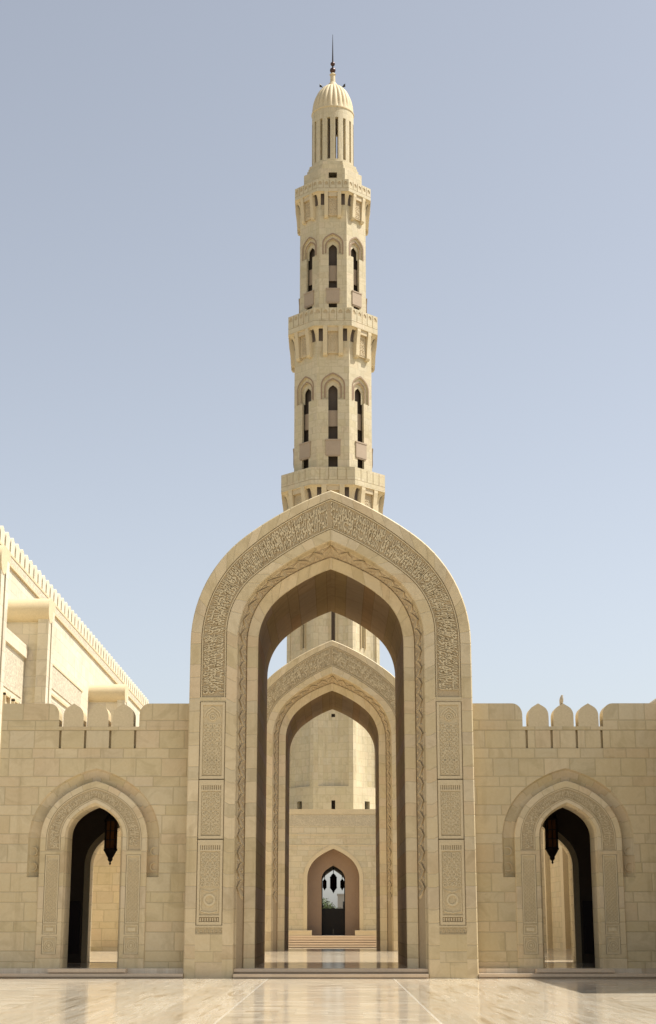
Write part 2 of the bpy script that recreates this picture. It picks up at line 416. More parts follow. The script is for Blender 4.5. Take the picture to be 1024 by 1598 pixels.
def text_geo(txt, off=.022):
    cu = bpy.data.curves.new('lettering', 'FONT'); cu.body = shape_ar(txt); cu.extrude = .5; cu.resolution_u = 2; cu.offset = off
    cu.space_word = .55
    o = bpy.data.objects.new('lettering', cu); C.objects.link(o); bpy.context.view_layer.update()
    ev = o.evaluated_get(bpy.context.evaluated_depsgraph_get()); me = ev.to_mesh()
    V = [tuple(v.co) for v in me.vertices]; F = [tuple(p.vertices) for p in me.polygons]
    ev.to_mesh_clear(); bpy.data.objects.remove(o); bpy.data.curves.remove(cu)
    x0 = min(v[0] for v in V); x1 = max(v[0] for v in V)
    return [(v[0] - x0, v[1], v[2]) for v in V], F, x1 - x0
T1 = 'بسم الله الرحمن الرحيم الله لا إله إلا هو الحي القيوم لا تأخذه سنة ولا نوم له ما في السماوات وما في الأرض'
T2 = 'من ذا الذي يشفع عنده إلا بإذنه يعلم ما بين أيديهم وما خلفهم ولا يحيطون بشيء من علمه إلا بما شاء وسع كرسيه'
T3 = 'السماوات والأرض ولا يؤوده حفظهما وهو العلي العظيم لا إكراه في الدين قد تبين الرشد من الغي فمن يكفر بالطاغوت ويؤمن بالله'
_cache = {}
def inscription(mb, po, pi, y, cx, rows, relief, off=0.0):
    """lettering bent along the band between the half profiles po (outer) and pi (inner)"""
    fo, fi = full(po), full(pi)
    mid = [((a[0] + b[0]) / 2, (a[1] + b[1]) / 2) for a, b in zip(fo, fi)]
    L = arclen(mid); tot = L[-1]; bw = math.hypot(po[0][0] - pi[0][0], po[0][1] - pi[0][1])
    def at(s, t):
        s = min(max(s, 0), tot - 1e-6)
        lo, hi = 0, len(L) - 1
        while hi - lo > 1:
            m_ = (lo + hi) // 2
            if L[m_] <= s: lo = m_
            else: hi = m_
        f = (s - L[lo]) / (L[hi] - L[lo])
        a = (fi[lo][0] + (fi[hi][0] - fi[lo][0]) * f, fi[lo][1] + (fi[hi][1] - fi[lo][1]) * f)
        b = (fo[lo][0] + (fo[hi][0] - fo[lo][0]) * f, fo[lo][1] + (fo[hi][1] - fo[lo][1]) * f)
        return a[0] + (b[0] - a[0]) * t, a[1] + (b[1] - a[1]) * t
    for (txt, size, base_t, dy, squeeze) in rows:
        if txt not in _cache: _cache[txt] = text_geo(txt)
        V, F, W = _cache[txt]
        sx = size * squeeze
        reps = max(1, round((tot * .985) / (W * sx))); step = tot * .985 / reps; sx = step / W * .985
        for r in range(reps):
            s0 = tot * .0075 + r * step
            base = len(mb.v)
            for x, yy, z in V:
                t = base_t + yy * size / bw
                t = min(max(t, .03), .97)
                px, pz = at(s0 + x * sx, t)
                mb.v.append((cx + px, y - dy - relief * (.5 - 0.0 if z > 0 else -.2), pz))
            for f in F:
                mb.f.append(tuple(base + k for k in f)); mb.uv.append([(0, 0)] * len(f)); mb.mi.append(0)

def ribbon(mb, pts, wd, y0, y1, T, mi=0):
    """flat raised strip along a 2-D polyline in (x, z)"""
    L = []; Rr = []
    for i, p in enumerate(pts):
        a = pts[max(i - 1, 0)]; b = pts[min(i + 1, len(pts) - 1)]
        dx, dz = b[0] - a[0], b[1] - a[1]; d = math.hypot(dx, dz) or 1
        nx, nz = -dz / d * wd / 2, dx / d * wd / 2
        L.append((p[0] + nx, p[1] + nz)); Rr.append((p[0] - nx, p[1] - nz))
    for i in range(len(pts) - 1):
        a, b, c, d = L[i], L[i + 1], Rr[i + 1], Rr[i]
        mb.face([T(a[0], y0, a[1]), T(b[0], y0, b[1]), T(c[0], y0, c[1]), T(d[0], y0, d[1])], None, mi)
        mb.face([T(a[0], y0, a[1]), T(b[0], y0, b[1]), T(b[0], y1, b[1]), T(a[0], y1, a[1])], None, mi)
        mb.face([T(d[0], y0, d[1]), T(c[0], y0, c[1]), T(c[0], y1, c[1]), T(d[0], y1, d[1])], None, mi)
def arabesque(mb, x0, x1, z0, z1, yf, relief, cell=.2, wd=.026, seed=0, T=None):
    """mirrored carved scrolls filling a panel; yf is the plane they rise from"""
    T = T or (lambda x, y, z: (x, y, z)); rg = random.Random(seed)
    cx = (x0 + x1) / 2; hw = (x1 - x0) / 2; nx = max(1, round(hw / cell)); nz = max(1, round((z1 - z0) / cell))
    cw, chh = hw / nx, (z1 - z0) / nz
    for i in range(nx):
        for j in range(nz):
            ox, oz = (i + .5) * cw, z0 + (j + .5) * chh
            ph = rg.random() * 6.28; dr = 1 if (i + j) % 2 else -1; r0 = min(cw, chh) * .56
            pts = [(ox + r0 * (1 - .72 * k / 13) * math.cos(ph + dr * k * .62), oz + r0 * (1 - .72 * k / 13) * math.sin(ph + dr * k * .62)) for k in range(14)]
            lf = [(ox + r0 * .9 * math.cos(ph + 2.6), oz + r0 * .9 * math.sin(ph + 2.6)), (ox + r0 * 1.5 * math.cos(ph + 3.3), oz + r0 * 1.3 * math.sin(ph + 3.3))]
            for sg in (-1, 1):
                yy = yf - relief * (1 if (i + j) % 2 else .86)
                ribbon(mb, [(cx + sg * min(max(a, 0.01), hw - .01), min(max(b, z0 + .01), z1 - .01)) for a, b in pts], wd, yy, yf, T)
                ribbon(mb, [(cx + sg * min(max(a, 0.01), hw - .01), min(max(b, z0 + .01), z1 - .01)) for a, b in lf], wd * 1.6, yf - relief * .75, yf, T)
def scroll_band(mb, po, pi, yo, yi, cx, zmin, pitch, relief):
    """leaf carving climbing the cove between two half profiles at different depths"""
    for sg in (-1, 1):
        mid = [((a[0] + b[0]) / 2, (a[1] + b[1]) / 2) for a, b in zip(po, pi)]
        L = arclen(mid); s = max(0, zmin - mid[0][1]); k = 0
        def at(s_, t):
            s_ = min(max(s_, 0), L[-1] - 1e-6); i = 0
            while L[i + 1] <= s_: i += 1
            f = (s_ - L[i]) / (L[i + 1] - L[i])
            A = [pi[i][q] + (pi[i + 1][q] - pi[i][q]) * f for q in (0, 1)]; B = [po[i][q] + (po[i + 1][q] - po[i][q]) * f for q in (0, 1)]
            return (cx + sg * (A[0] + (B[0] - A[0]) * t), yi + (yo - yi) * t, A[1] + (B[1] - A[1]) * t)
        while s < L[-1] - pitch * .4:
            d = 1 if k % 2 else -1
            # a curled leaf: ridge running diagonally, both flanks sloping to the ground
            n = 6; ridge = []; l_ = []; r_ = []
            for q in range(n + 1):
                f = q / n; t = .5 + d * (.44 - .88 * f) ; ss = s + pitch * (f * 1.15 - .1) + pitch * .18 * math.sin(f * math.pi) * d
                wd = .40 * math.sin(math.pi * min(1, .12 + f * .9)) ** .7
                ridge.append((ss, t, 1.0)); l_.append((ss - pitch * wd, t + .05, 0)); r_.append((ss + pitch * wd, t - .05, 0))
            def put(a):
                p = at(a[0], min(max(a[1], .02), .98)); return (p[0], p[1] - relief * a[2] - .002, p[2])
            for q in range(n):
                mb.face([put(l_[q]), put(l_[q + 1]), put(ridge[q + 1]), put(ridge[q])])
                mb.face([put(ridge[q]), put(ridge[q + 1]), put(r_[q + 1]), put(r_[q])])
            tc = .5 + d * .27; sc_ = s + pitch * .98
            ct = put((sc_, tc, .8)); rim = [put((sc_ + pitch * .30 * math.cos(q * 1.047 + .4), min(max(tc + .2 * math.sin(q * 1.047 + .4), .02), .98), .05)) for q in range(6)]
            for q in range(6): mb.face([ct, rim[q], rim[(q + 1) % 6]])
            s += pitch; k += 1

# ================================================================== SETTING
def structure(name, mb, mat, loc=(0, 0, 0)):
    return tag(mb.build(name, mat, None, loc), kind='structure')
b = MB(); b.box(-60, 60, -30, 47.35, -.6, 0); structure('plaza_floor', b, M['floor'])
COURT = .27
b = MB(); b.box(-26, 30, 47.354, 83.2, -.6, COURT); structure('courtyard_floor', b, M['floor2'])
b = MB(); b.box(-26, 30, 83.204, 137, -.9, -.45); structure('lower_court_floor', b, M['floor2'])
b = MB(); b.box(-3000, 3000, -3000, 6000, -1.3, -.95); b.box(-60, 60, 155.8, 400, -.95, .3); structure('ground', b, M['grass'])

# ================================================================== GREAT PORTALS
PO = dict(outer=(4.249, 9.777, 14.55, 4.185, .924), ins_o=(3.925, 9.79, 14.28, 3.722, .814), ins_i=(3.143, 10.05, 13.29, 2.351, .868),
          face=(2.814, 9.893, 12.93, 2.481, .901), lay=(2.556, 9.838, 12.55, 2.40, 1.0), inn=(2.231, 9.876, 12.20, 1.879, .878))
def pp(k, z0, n=14, nleg=1, dw=0.0, dt=0.0):
    w_, zs, top, r1, al = PO[k]
    return prof(w_ + dw, zs, top + dt - zs, r1 + dw, al, z0, n, nleg)
def make_portal(y, label, group):
    t = thing('portal', (0, y, 0), label, 'portal', group)
    ZI = 8.10                                  # foot of the inscription
    TH = 7.6
    # outer rim, outer reveal and back
    b = MB()
    o = pp('outer', 0); io = pp('ins_o', 0)
    bev_f = pp('outer', 0, dw=-.03, dt=-.035)
    loft(b, [(o, y + TH), (o, y + .03), (bev_f, y), (io, y)])
    b.build('outer_rim', M['vous'], t)
    b = MB(); loft(b, [(o, y + TH), (pp('inn', 0), y + TH)]); b.build('rear_face', M['vous'], t)
    b = MB(); ii = pp('ins_i', 0); fc = pp('face', 0)
    fc2 = pp('face', 0, dw=.025, dt=.025)
    loft(b, [(ii, y), (fc2, y), (fc, y + .03)])
    b.build('inner_rim', M['vous'], t)
    # cove with carving, plain order, soffit
    c1 = pp('face', 0, dw=-.03, dt=-.04); lay = pp('lay', 0); inn = pp('inn', 0)
    c1b = pp('face', 0, dw=-.055, dt=-.07)
    lay_b = pp('lay', 0, dw=.02, dt=.02)
    b = MB(); loft(b, [(fc, y + .03), (c1, y + .30), (c1b, y + .34)]); b.build('cove', M['vous'], t)
    b = MB(); loft(b, [(c1b, y + .34), (lay_b, y + .72)]); cgr = sub(b.build('carving_ground', M['groove'], t))
    b = MB(); scroll_band(b, c1b, lay_b, y + .34, y + .72, 0, 2.3, .25, .11); b.build('leaf_carving', M['warm'], cgr, weld=False)
    inn_b = pp('inn', 0, dw=.02, dt=.02)
    b = MB(); loft(b, [(lay_b, y + .72), (lay, y + .66), (inn_b, y + .74), (inn, y + .77)]); b.build('inner_order', M['vous'], t)
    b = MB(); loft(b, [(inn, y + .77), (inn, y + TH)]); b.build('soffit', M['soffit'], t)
    # inscription band: sunk field, raised border fillets, letters
    io1, ii1 = pp('ins_o', ZI), pp('ins_i', ZI)
    b = MB(); loft(b, [(io1, y), (io1, y + .05), (ii1, y + .05), (ii1, y)])
    for sg in (-1, 1): b.face([(sg * 3.925, y, ZI), (sg * 3.925, y + .05, ZI), (sg * 3.143, y + .05, ZI), (sg * 3.143, y, ZI)])
    fld = sub(b.build('inscription_field', M['field'], t))
    ioa, iob = pp('ins_o', ZI, dw=-.03, dt=-.03), pp('ins_o', ZI, dw=-.055, dt=-.055)
    iia, iib = pp('ins_i', ZI, dw=.03, dt=.03), pp('ins_i', ZI, dw=.055, dt=.055)
    b = MB(); loft(b, [(ioa, y + .05), (ioa, y + .004), (iob, y + .004), (iob, y + .05)]); loft(b, [(iib, y + .05), (iib, y + .004), (iia, y + .004), (iia, y + .05)])
    b.build('border_fillet', M['letter'], fld)
    b = MB(); fo, fi = pp('ins_o', ZI, 14, 4, dw=-.06, dt=-.06), pp('ins_i', ZI, 14, 4, dw=.06, dt=.06)
    inscription(b, fo, fi, y + .034, 0, [(T1, .50, .10, .0, .44), (T2, .46, .40, .004, .42), (T3, .42, .70, .008, .46)], .04)
    b.build('calligraphy', M['letter'], fld, weld=False)
    # pier panels, left and right
    for sg in (-1, 1):
        xa, xb = sorted((sg * 3.143, sg * 3.925)); 
        for za, zb in ((0, 1.22), (7.97, ZI)):
            b = MB(); b.box(xa, xb, y, y + .2, za, zb); b.build('pier_block', M['ash_portal'], t)
        b = MB(); b.box(xa, xb, y, y + .05, 1.43, 1.47); b.build('panel_sill', M['stone'], t)
        b = MB(); b.face([(xa, y + .03, 1.22), (xb, y + .03, 1.22), (xb, y + .03, 1.43), (xa, y + .03, 1.43)])
        for k in range(7):
            x_ = xa + .06 + k * .11
            ribbon(b, [(x_, 1.26), (x_ + .05, 1.38), (x_ + .11, 1.26)], .03, y + .002, y + .03, lambda x, yy, z: (x, yy, z))
        ribbon(b, [(xa, 1.235), (xb, 1.235)], .02, y + .001, y + .03, lambda x, yy, z: (x, yy, z)); ribbon(b, [(xa, 1.415), (xb, 1.415)], .02, y + .001, y + .03, lambda x, yy, z: (x, yy, z))
        b.build('base_frieze', M['field2'], t)
        zones = [(1.47, 3.92), (3.92, 5.66), (5.66, 7.97)]
        for zi, (za, zb) in enumerate(zones):
            b = MB(); g_ = .028
            # groove ground, then framed panel standing in it
            b.face([(xa, y + .05, za), (xb, y + .05, za), (xb, y + .05, zb), (xa, y + .05, zb)], None, 1)
            for (p, q) in (((xa, za), (xa, zb)), ((xb, za), (xb, zb)), ((xa, za), (xb, za)), ((xa, zb), (xb, zb))):
                b.face([(p[0], y, p[1]), (q[0], y, q[1]), (q[0], y + .05, q[1]), (p[0], y + .05, p[1])], None, 1)
            b.box(xa + g_, xb - g_, y + .001, y + .05, za + g_ * .6, za + .10)
            b.box(xa + g_, xb - g_, y + .001, y + .05, zb - .10, zb - g_ * .6)
            b.box(xa + g_, xa + .10, y + .003, y + .05, za + .10, zb - .10); b.box(xb - .10, xb - g_, y + .003, y + .05, za + .10, zb - .10)
            zt = zb - .10
            if zi < 2:                          # dentil course at the head of the two lower panels
                zt = zb - .34
                b.box(xa + .10, xb - .10, y + .004, y + .05, zb - .34, zb - .30)
                for k in range(9):
                    x_ = xa + .115 + k * .063; b.box(x_, x_ + .036, y + .006, y + .05, zb - .30, zb - .17)
                b.box(xa + .10, xb - .10, y + .004, y + .05, zb - .17, zb - .10)
            if zi == 0:
                for k in range(8):
                    x_ = xa + .12 + k * .072; b.box(x_, x_ + .034, y + .006, y + .05, za + .12, za + .22)
                b.box(xa + .10, xb - .10, y + .004, y + .05, za + .24, za + .29)
            fr = sub(b.build('panel_frame', [M['stone'], M['field']], t))
            b = MB(); zlow = za + (.30 if zi == 0 else .12)
            b.face([(xa + .10, y + .03, zlow), (xb - .10, y + .03, zlow), (xb - .10, y + .03, zt), (xa + .10, y + .03, zt)], None, 1)
            cxm = (xa + xb) / 2
            I = lambda x, yy, z: (x, yy, z)
            if zi == 2:
                for rr in (.24, .17):
                    ar = full(like(rr, zt - .36, zt - .36 + rr * 1.25, z0=zt - .36, n=6)); ribbon(b, [(cxm + x, z) for x, z in ar], .03, y + .008, y + .03, I)
                for rr in (.10, .05): ribbon(b, [(cxm + rr * math.cos(k * .5236), zt - .36 + rr * math.sin(k * .5236)) for k in range(13)], .03, y + .004, y + .03, I)
                arabesque(b, xa + .12, xb - .12, zlow + .03, zt - .55, y + .03, .022, .14, .024, 5 + zi)
            elif zi == 0:
                zc = zlow + .42
                ribbon(b, [(cxm + .15 * math.cos(k * .5236), zc + .15 * math.sin(k * .5236)) for k in range(13)], .06, y + .004, y + .03, I)
                ribbon(b, [(xa + .14, zlow + .1), (xa + .14, zc + .3), (cxm, zc + .22), (xb - .14, zc + .3), (xb - .14, zlow + .1), (cxm, zlow + .05), (xa + .14, zlow + .1)], .03, y + .006, y + .03, I)
                arabesque(b, xa + .12, xb - .12, zc + .36, zt - .03, y + .03, .022, .14, .024, 5 + zi)
            else: arabesque(b, xa + .12, xb - .12, zlow + .03, zt - .03, y + .03, .022, .14, .024, 5 + zi)
            b.build('arabesque_panel', [M['letter'], M['field2']], fr, weld=False)
    return t
portal_a = make_portal(47.0, 'tall pointed stone portal nearest the camera, carved with a wide calligraphy band', 'great pointed portals')
portal_b = copy_tree(portal_a); portal_b.location = (0, 75, COURT - .05)
portal_b['label'] = 'second pointed portal framed inside the nearer one, calligraphy band half hidden'

# steps into the front portal
for (nm, y0, y1, z0, z1, lab) in (('step', 46.80, 47.6, 0, .125, 'lower marble step crossing the foot of the great portal'), ('step', 47.12, 48.2, .125, .262, 'upper marble step just inside the great portal')):
    b = MB(); b.box(-2.80, 2.80, y0 + .09, y1, z0 + .002, z1 - .085); b.box(-2.80, 2.80, y0, y1, z1 - .085, z1)
    tag(b.build(nm, M['step'], None, (0, y0, z0)), lab, 'step', 'marble steps')

# ================================================================== WING WALLS
YW = 47.5
CXW = 7.03
def make_wing(sg, label, group='low wing walls'):
    cx = sg * CXW
    t = thing('wing_wall', (cx, YW, 0), label, 'wall', group)
    def X(x): return sg * x
    xin, xout = 4.25, 9.93
    lo, hi = sorted((X(xin), X(xout)))
    hood = like(1.95, 3.95, 6.03, z0=2.85, n=10)
    hole = [(1.59, 0.0), (1.59, 2.85)] + hood
    ZS, Z1, Z2 = 6.63, 7.17, 7.28
    b = MB(); arch_wall(b, lo, hi, 0, ZS, cx, hole, YW, YW + .95, reveal=False)
    # course pierced by the narrow slots, sill course
    ctr = [7.03 + d for d in (-1.13, -.377, .377, 1.13)]
    xs = [xin] + [v for c in ctr for v in (c - .035, c + .035)] + [xout]
    for k in range(0, len(xs), 2):
        a, c = sorted((X(xs[k]), X(xs[k + 1]))); b.box(a, c, YW, YW + .12, ZS + .002, Z1)
    b.box(lo, hi, YW + .121, YW + .95, ZS + .002, Z1)
    b.box(lo, hi, YW - .006, YW + .955, Z1 + .002, Z2)
    b.build('wall', M['ash'], t)
    # parapet blocks with a rounded shoulder, and three merlons
    ZT = 7.98
    for (a, c, end) in ((xin, 5.79, 1), (8.22, xout, -1)):
        inner = c if end == 1 else a; outer = a if end == 1 else c
        r = .30
        pts = [(outer, Z2 + .002), (inner, Z2 + .002), (inner, ZT - r * 1.15)] + [(inner - end * r * (1 - math.cos(q * math.pi / 12)), ZT - r * 1.15 + r * 1.15 * math.sin(q * math.pi / 12)) for q in range(1, 7)] + [(outer, ZT)]
        b = MB(); b.poly([(X(x), z) for x, z in pts], YW, YW + .62); b.build('parapet_block', M['ash'], t)
    for c in (-.753, 0, .753):
        hw = .305
        half = [(hw, Z2 + .002), (hw, Z2 + .33)] + [(hw * math.cos(q * math.pi / 14) ** .85, Z2 + .33 + .31 * math.sin(q * math.pi / 14)) for q in range(1, 6)] + [(.04, ZT - .025), (0, ZT)]
        m_ = [(cx + c + x, z) for x, z in half] + [(cx + c - x, z) for x, z in reversed(half[:-1])]
        b = MB(); b.poly(m_, YW, YW + .60); b.build('merlon', M['stone'], t)
    # hood: concave cove running round the door surround
    so = like(1.59, 3.95, 5.66, z0=2.85, n=10)
    h1 = like(1.90, 3.95, 5.98, z0=2.85, n=10); h2 = like(1.72, 3.95, 5.80, z0=2.85, n=10)
    b = MB(); loft(b, [(hood, YW), (h1, YW + .07), (h2, YW + .14), (so, YW + .16)], cx)
    for s2 in (-1, 1): b.face([(cx + s2 * 1.95, YW, 2.85), (cx + s2 * 1.59, YW, 2.85), (cx + s2 * 1.59, YW + .16, 2.85), (cx + s2 * 1.95, YW + .16, 2.85)])
    for s2 in (-1, 1):
        for zc in (3.15, 3.6):
            ribbon(b, [(cx + s2 * 1.80 + .12 * math.cos(q * .5236), zc + .12 * math.sin(q * .5236)) for q in range(13)], .03, YW + .08, YW + .15, lambda x, y_, z: (x, y_, z))
    b.build('hood_moulding', M['hood'], t)
    # door surround: outer fillet, inscription, panels, inner fillet
    ys = YW - .04; so0 = like(1.59, 3.95, 5.66, z0=0, n=10)
    io = like(1.417, 3.95, 5.47, z0=0, n=10); ii = like(.98, 4.0, 5.12, z0=0, n=10, k=1.0, al=.85); fc = like(.86, 4.03, 5.02, z0=0, n=10, k=1.0, al=.85)
    fcb = like(.80, 4.03, 4.93, z0=0, n=10, k=1.0, al=.85)
    b = MB(); loft(b, [(so0, YW + .95), (so0, ys + .02), (like(1.575, 3.95, 5.645, z0=0, n=10), ys), (io, ys)], cx); loft(b, [(ii, ys), (fc, ys), (fcb, ys + .12), (fcb, YW + .95), (so0, YW + .95)], cx)
    b.build('door_surround', M['vous'], t)
    ioq, iiq = like(1.417, 3.95, 5.47, z0=3.62, n=10), like(.98, 4.0, 5.12, z0=3.62, n=10, k=1.0, al=.85)
    b = MB(); loft(b, [(ioq, ys), (ioq, ys + .03), (iiq, ys + .03), (iiq, ys)], cx); fld = sub(b.build('inscription_field', M['field'], t))
    io3, ii3 = like(1.36, 3.95, 5.41, z0=3.66, n=10, nleg=2), like(1.03, 4.0, 5.17, z0=3.66, n=10, nleg=2, k=1.0, al=.85)
    b = MB(); inscription(b, io3, ii3, ys + .02, cx, [(T1[:74] if sg < 0 else T2[:76], .25, .14, 0, .5), (T2[:70] if sg < 0 else T3[:76], .23, .56, .003, .5)], .025)
    b.build('calligraphy', M['letter'], fld, weld=False)
    b = MB()
    ioa, iob = like(1.40, 3.95, 5.452, z0=3.64, n=10), like(1.375, 3.95, 5.425, z0=3.64, n=10)
    iia, iib = like(.995, 4.0, 5.137, z0=3.64, n=10, k=1.0, al=.85), like(1.02, 4.0, 5.16, z0=3.64, n=10, k=1.0, al=.85)
    loft(b, [(ioa, ys + .03), (ioa, ys + .002), (iob, ys + .002), (iob, ys + .03)], cx); loft(b, [(iib, ys + .03), (iib, ys + .002), (iia, ys + .002), (iia, ys + .03)], cx)
    b.build('border_fillet', M['letter'], fld)
    for s2 in (-1, 1):
        xa, xb = sorted((cx + s2 * .98, cx + s2 * 1.417))
        b = MB()
        for z0, z1 in ((0, .66), (1.16, 1.22), (1.50, 1.52), (3.50, 3.62)): b.face([(xa, ys, z0), (xb, ys, z0), (xb, ys, z1), (xa, ys, z1)])
        b.build('jamb_block', M['vous'], t)
        for z0, z1, kind in ((.66, 1.16, 'rosette_panel'), (1.22, 1.50, 'tablet_panel'), (1.52, 3.50, 'lattice_panel')):
            b = MB(); b.face([(xa, ys + .025, z0), (xb, ys + .025, z0), (xb, ys + .025, z1), (xa, ys + .025, z1)], None, 1)
            I = lambda x, yy, z: (x, yy, z)
            b.box(xa + .02, xb - .02, ys + .002, ys + .025, z0 + .015, z0 + .045); b.box(xa + .02, xb - .02, ys + .002, ys + .025, z1 - .045, z1 - .015)
            b.box(xa + .02, xa + .05, ys + .004, ys + .025, z0 + .045, z1 - .045); b.box(xb - .05, xb - .02, ys + .004, ys + .025, z0 + .045, z1 - .045)
            xm, zm = (xa + xb) / 2, (z0 + z1) / 2
            if kind == 'rosette_panel':
                for rr, wd in ((.14, .028), (.085, .024)): ribbon(b, [(xm + rr * math.cos(q * .5236), zm + rr * math.sin(q * .5236)) for q in range(13)], wd, ys + .004, ys + .025, I)
                b.poly([(xm + .04 * math.cos(q * .785), zm + .04 * math.sin(q * .785)) for q in range(8)], ys + .002, ys + .025, None)
            elif kind == 'tablet_panel':
                b.box(xm - .11, xm + .11, ys + .006, ys + .025, zm - .05, zm + .05)
            else:
                z_ = z0 + .09; k = 0
                while z_ < z1 - .15:
                    for c in (-.11, 0, .11):
                        ribbon(b, [(xm + c - .045, z_), (xm + c, z_ + .055), (xm + c + .045, z_), (xm + c, z_ - .05), (xm + c - .045, z_)], .017, ys + (.006 if k % 2 else .007), ys + .025, I)
                    z_ += .105; k += 1
            b.build(kind, [M['letter'], M['field2']], t, weld=False)
    # vaulted passage behind: dim room with a rear wall pierced by a matching arch
    YB = 54.0
    b = MB(); rear = like(1.05, 3.4, 4.75, z0=COURT, n=10)
    arch_wall(b, lo, hi, 0, 6.6, cx, rear, YB, YB + .6); b.build('rear_wall', M['ash'], t)
    b = MB(); rr = like(1.25, 3.4, 4.98, z0=COURT, n=10); loft(b, [(rr, YB), (rr, YB - .08), (like(1.05, 3.4, 4.75, z0=COURT, n=10), YB - .08), (like(1.05, 3.4, 4.75, z0=COURT, n=10), YB)], cx); b.build('rear_arch_trim', M['stone'], t)
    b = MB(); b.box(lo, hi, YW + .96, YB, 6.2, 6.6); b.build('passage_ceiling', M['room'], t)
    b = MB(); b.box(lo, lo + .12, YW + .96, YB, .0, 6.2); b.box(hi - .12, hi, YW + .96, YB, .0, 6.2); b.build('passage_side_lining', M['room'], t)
    b = MB(); arch_wall(b, lo + .12, hi - .12, COURT, 6.2, cx, like(1.26, 3.4, 4.99, z0=COURT, n=10), YB - .06, YB - .003, ends=False); b.build('rear_shade_lining', M['room'], t)  # sheet added over the rear wall, passage shade in its colour
    b = MB(); b.box(lo + .12, hi - .12, YW + .952, YW + .97, 5.8, 6.2)
    arch_wall(b, lo + .12, hi - .12, .0, 5.8, cx, like(.84, 4.03, 4.97, z0=0, n=10, k=1.0, al=.85), YW + .955, YW + .99, ends=False)
    b.build('inner_shade_lining', M['room'], t)  # back of the front wall covered dark to carry the passage's shade
    bx = cx + (-1 if sg < 0 else 1) * 1.75
    b = MB(); b.box(bx - .42, bx + .42, YB - .12, YB - .062, .56, 2.25); b.box(bx - .36, bx + .36, YB - .14, YB - .12, .62, 1.38); b.box(bx - .36, bx + .36, YB - .14, YB - .12, 1.44, 2.19)
    b.build('cupboard_door', M['wood'], t)
    return t
wing_l = make_wing(-1, 'low battlemented wall left of the great portal, pierced by an arched doorway')
wing_r = make_wing(1, 'low battlemented wall right of the great portal, its base in shade')
for src, lab in ((wing_l, 'far wall left of the second portal, glimpsed through the left doorway'), (wing_r, 'far wall right of the second portal, glimpsed through the right doorway')):
    c = copy_tree(src); c.location = (src.location.x, YW + 28, COURT - .05); c['label'] = lab; c['group'] = 'far wing walls'
for sg, side in ((-1, 'left'), (1, 'right')):
    lo, hi = sorted((sg * 4.25, sg * 10.3))
    b = MB(); b.box(lo, hi, 47.02, 47.48, .002, .05); b.box(lo, hi, 46.93, 47.48, .05, .13)
    tag(b.build('step', M['step'], None, (sg * 7, 47, 0)), 'long low marble step along the foot of the %s wing wall' % side, 'step', 'marble steps')
    b = MB(); c = sg * CXW; b.box(c - 1.12, c + 1.12, 47.07, 47.45, .132, .17); b.box(c - 1.12, c + 1.12, 46.99, 47.45, .17, .262)
    tag(b.build('step', M['step'], None, (c, 47.1, .13)), 'short door step under the %s arched doorway' % side, 'step', 'marble steps')
    lo, hi = sorted((sg * 9.72, sg * 10.6))
    b = MB(); b.box(lo, hi, 46.2, 46.92, .002, .2); b.box(lo - .02, hi + .02, 46.17, 46.94, .2, .27)
    tag(b.build('plinth', M['step'], None, (sg * 10.1, 46.5, 0)), 'low stone plinth at the outer end of the %s wing wall' % side, 'plinth', 'low end plinths')
# floor of the passages
for sg, side in ((-1, 'left'), (1, 'right')):
    lo, hi = sorted((sg * 4.3, sg * 9.9))

# ================================================================== LANTERNS
def make_lantern(x, y, zb, h, rad, ztop, label, group):
    t = thing('lantern', (x, y, zb), label, 'lantern', group)
    n = 8
    def ring(r, z): return (r, z * h)
    b = MB()
    b.lathe([ring(.02 * rad, 0), ring(.18 * rad, .02), ring(.10 * rad, .05), ring(.40 * rad, .09), ring(.38 * rad, .13), ring(.62 * rad, .17), ring(.92 * rad, .24), ring(1.08 * rad, .26), ring(1.08 * rad, .285), ring(.96 * rad, .30)], (x, y, zb), n)
    b.build('finial_cup', M['bronze'], t)
    b = MB(); b.lathe([ring(.86 * rad, .30), ring(.86 * rad, .78)], (x, y, zb), n); b.build('glass', M['amber'], t)
    b = MB()
    for k in range(n):
        a = 2 * math.pi * k / n; px, py = x + .93 * rad * math.cos(a), y + .93 * rad * math.sin(a)
        b.tube([(px, py, zb + .29 * h), (px, py, zb + .79 * h)], .085 * rad, 5)
        b.tube([(px, py, zb + .29 * h), (px * 1.0, py, zb + .24 * h)], [.09 * rad, .02 * rad], 5)
    for z in (.44, .60): b.lathe([ring(.95 * rad, z), ring(.95 * rad, z + .018), ring(.86 * rad, z + .018), ring(.86 * rad, z), ring(.95 * rad, z)], (x, y, zb), n)
    b.build('frame', M['bronze'], t)
    b = MB(); b.lathe([ring(1.08 * rad, .78), ring(1.08 * rad, .81), ring(.80 * rad, .84), ring(.72 * rad, .88), ring(.40 * rad, .95), ring(.16 * rad, .98), ring(.05 * rad, 1.0)], (x, y, zb), n); b.build('cap', M['bronze'], t)
    b = MB(); b.tube([(x, y, zb + h * .99), (x, y, ztop)], .03, 5)
    z_ = zb + h + .15
    while z_ < ztop: b.lathe([(.02, 0), (.055, .04), (.02, .08)], (x, y, z_), 6); z_ += .16
    b.build('chain', M['bronze'], t)
    return t
make_lantern(-7.06, 51.3, 3.33, 1.75, .205, 6.18, 'dark bronze lantern hanging in the left arched doorway', 'doorway lanterns')
make_lantern(7.06, 51.3, 3.36, 1.75, .205, 6.18, 'dark bronze lantern hanging in the right arched doorway', 'doorway lanterns')

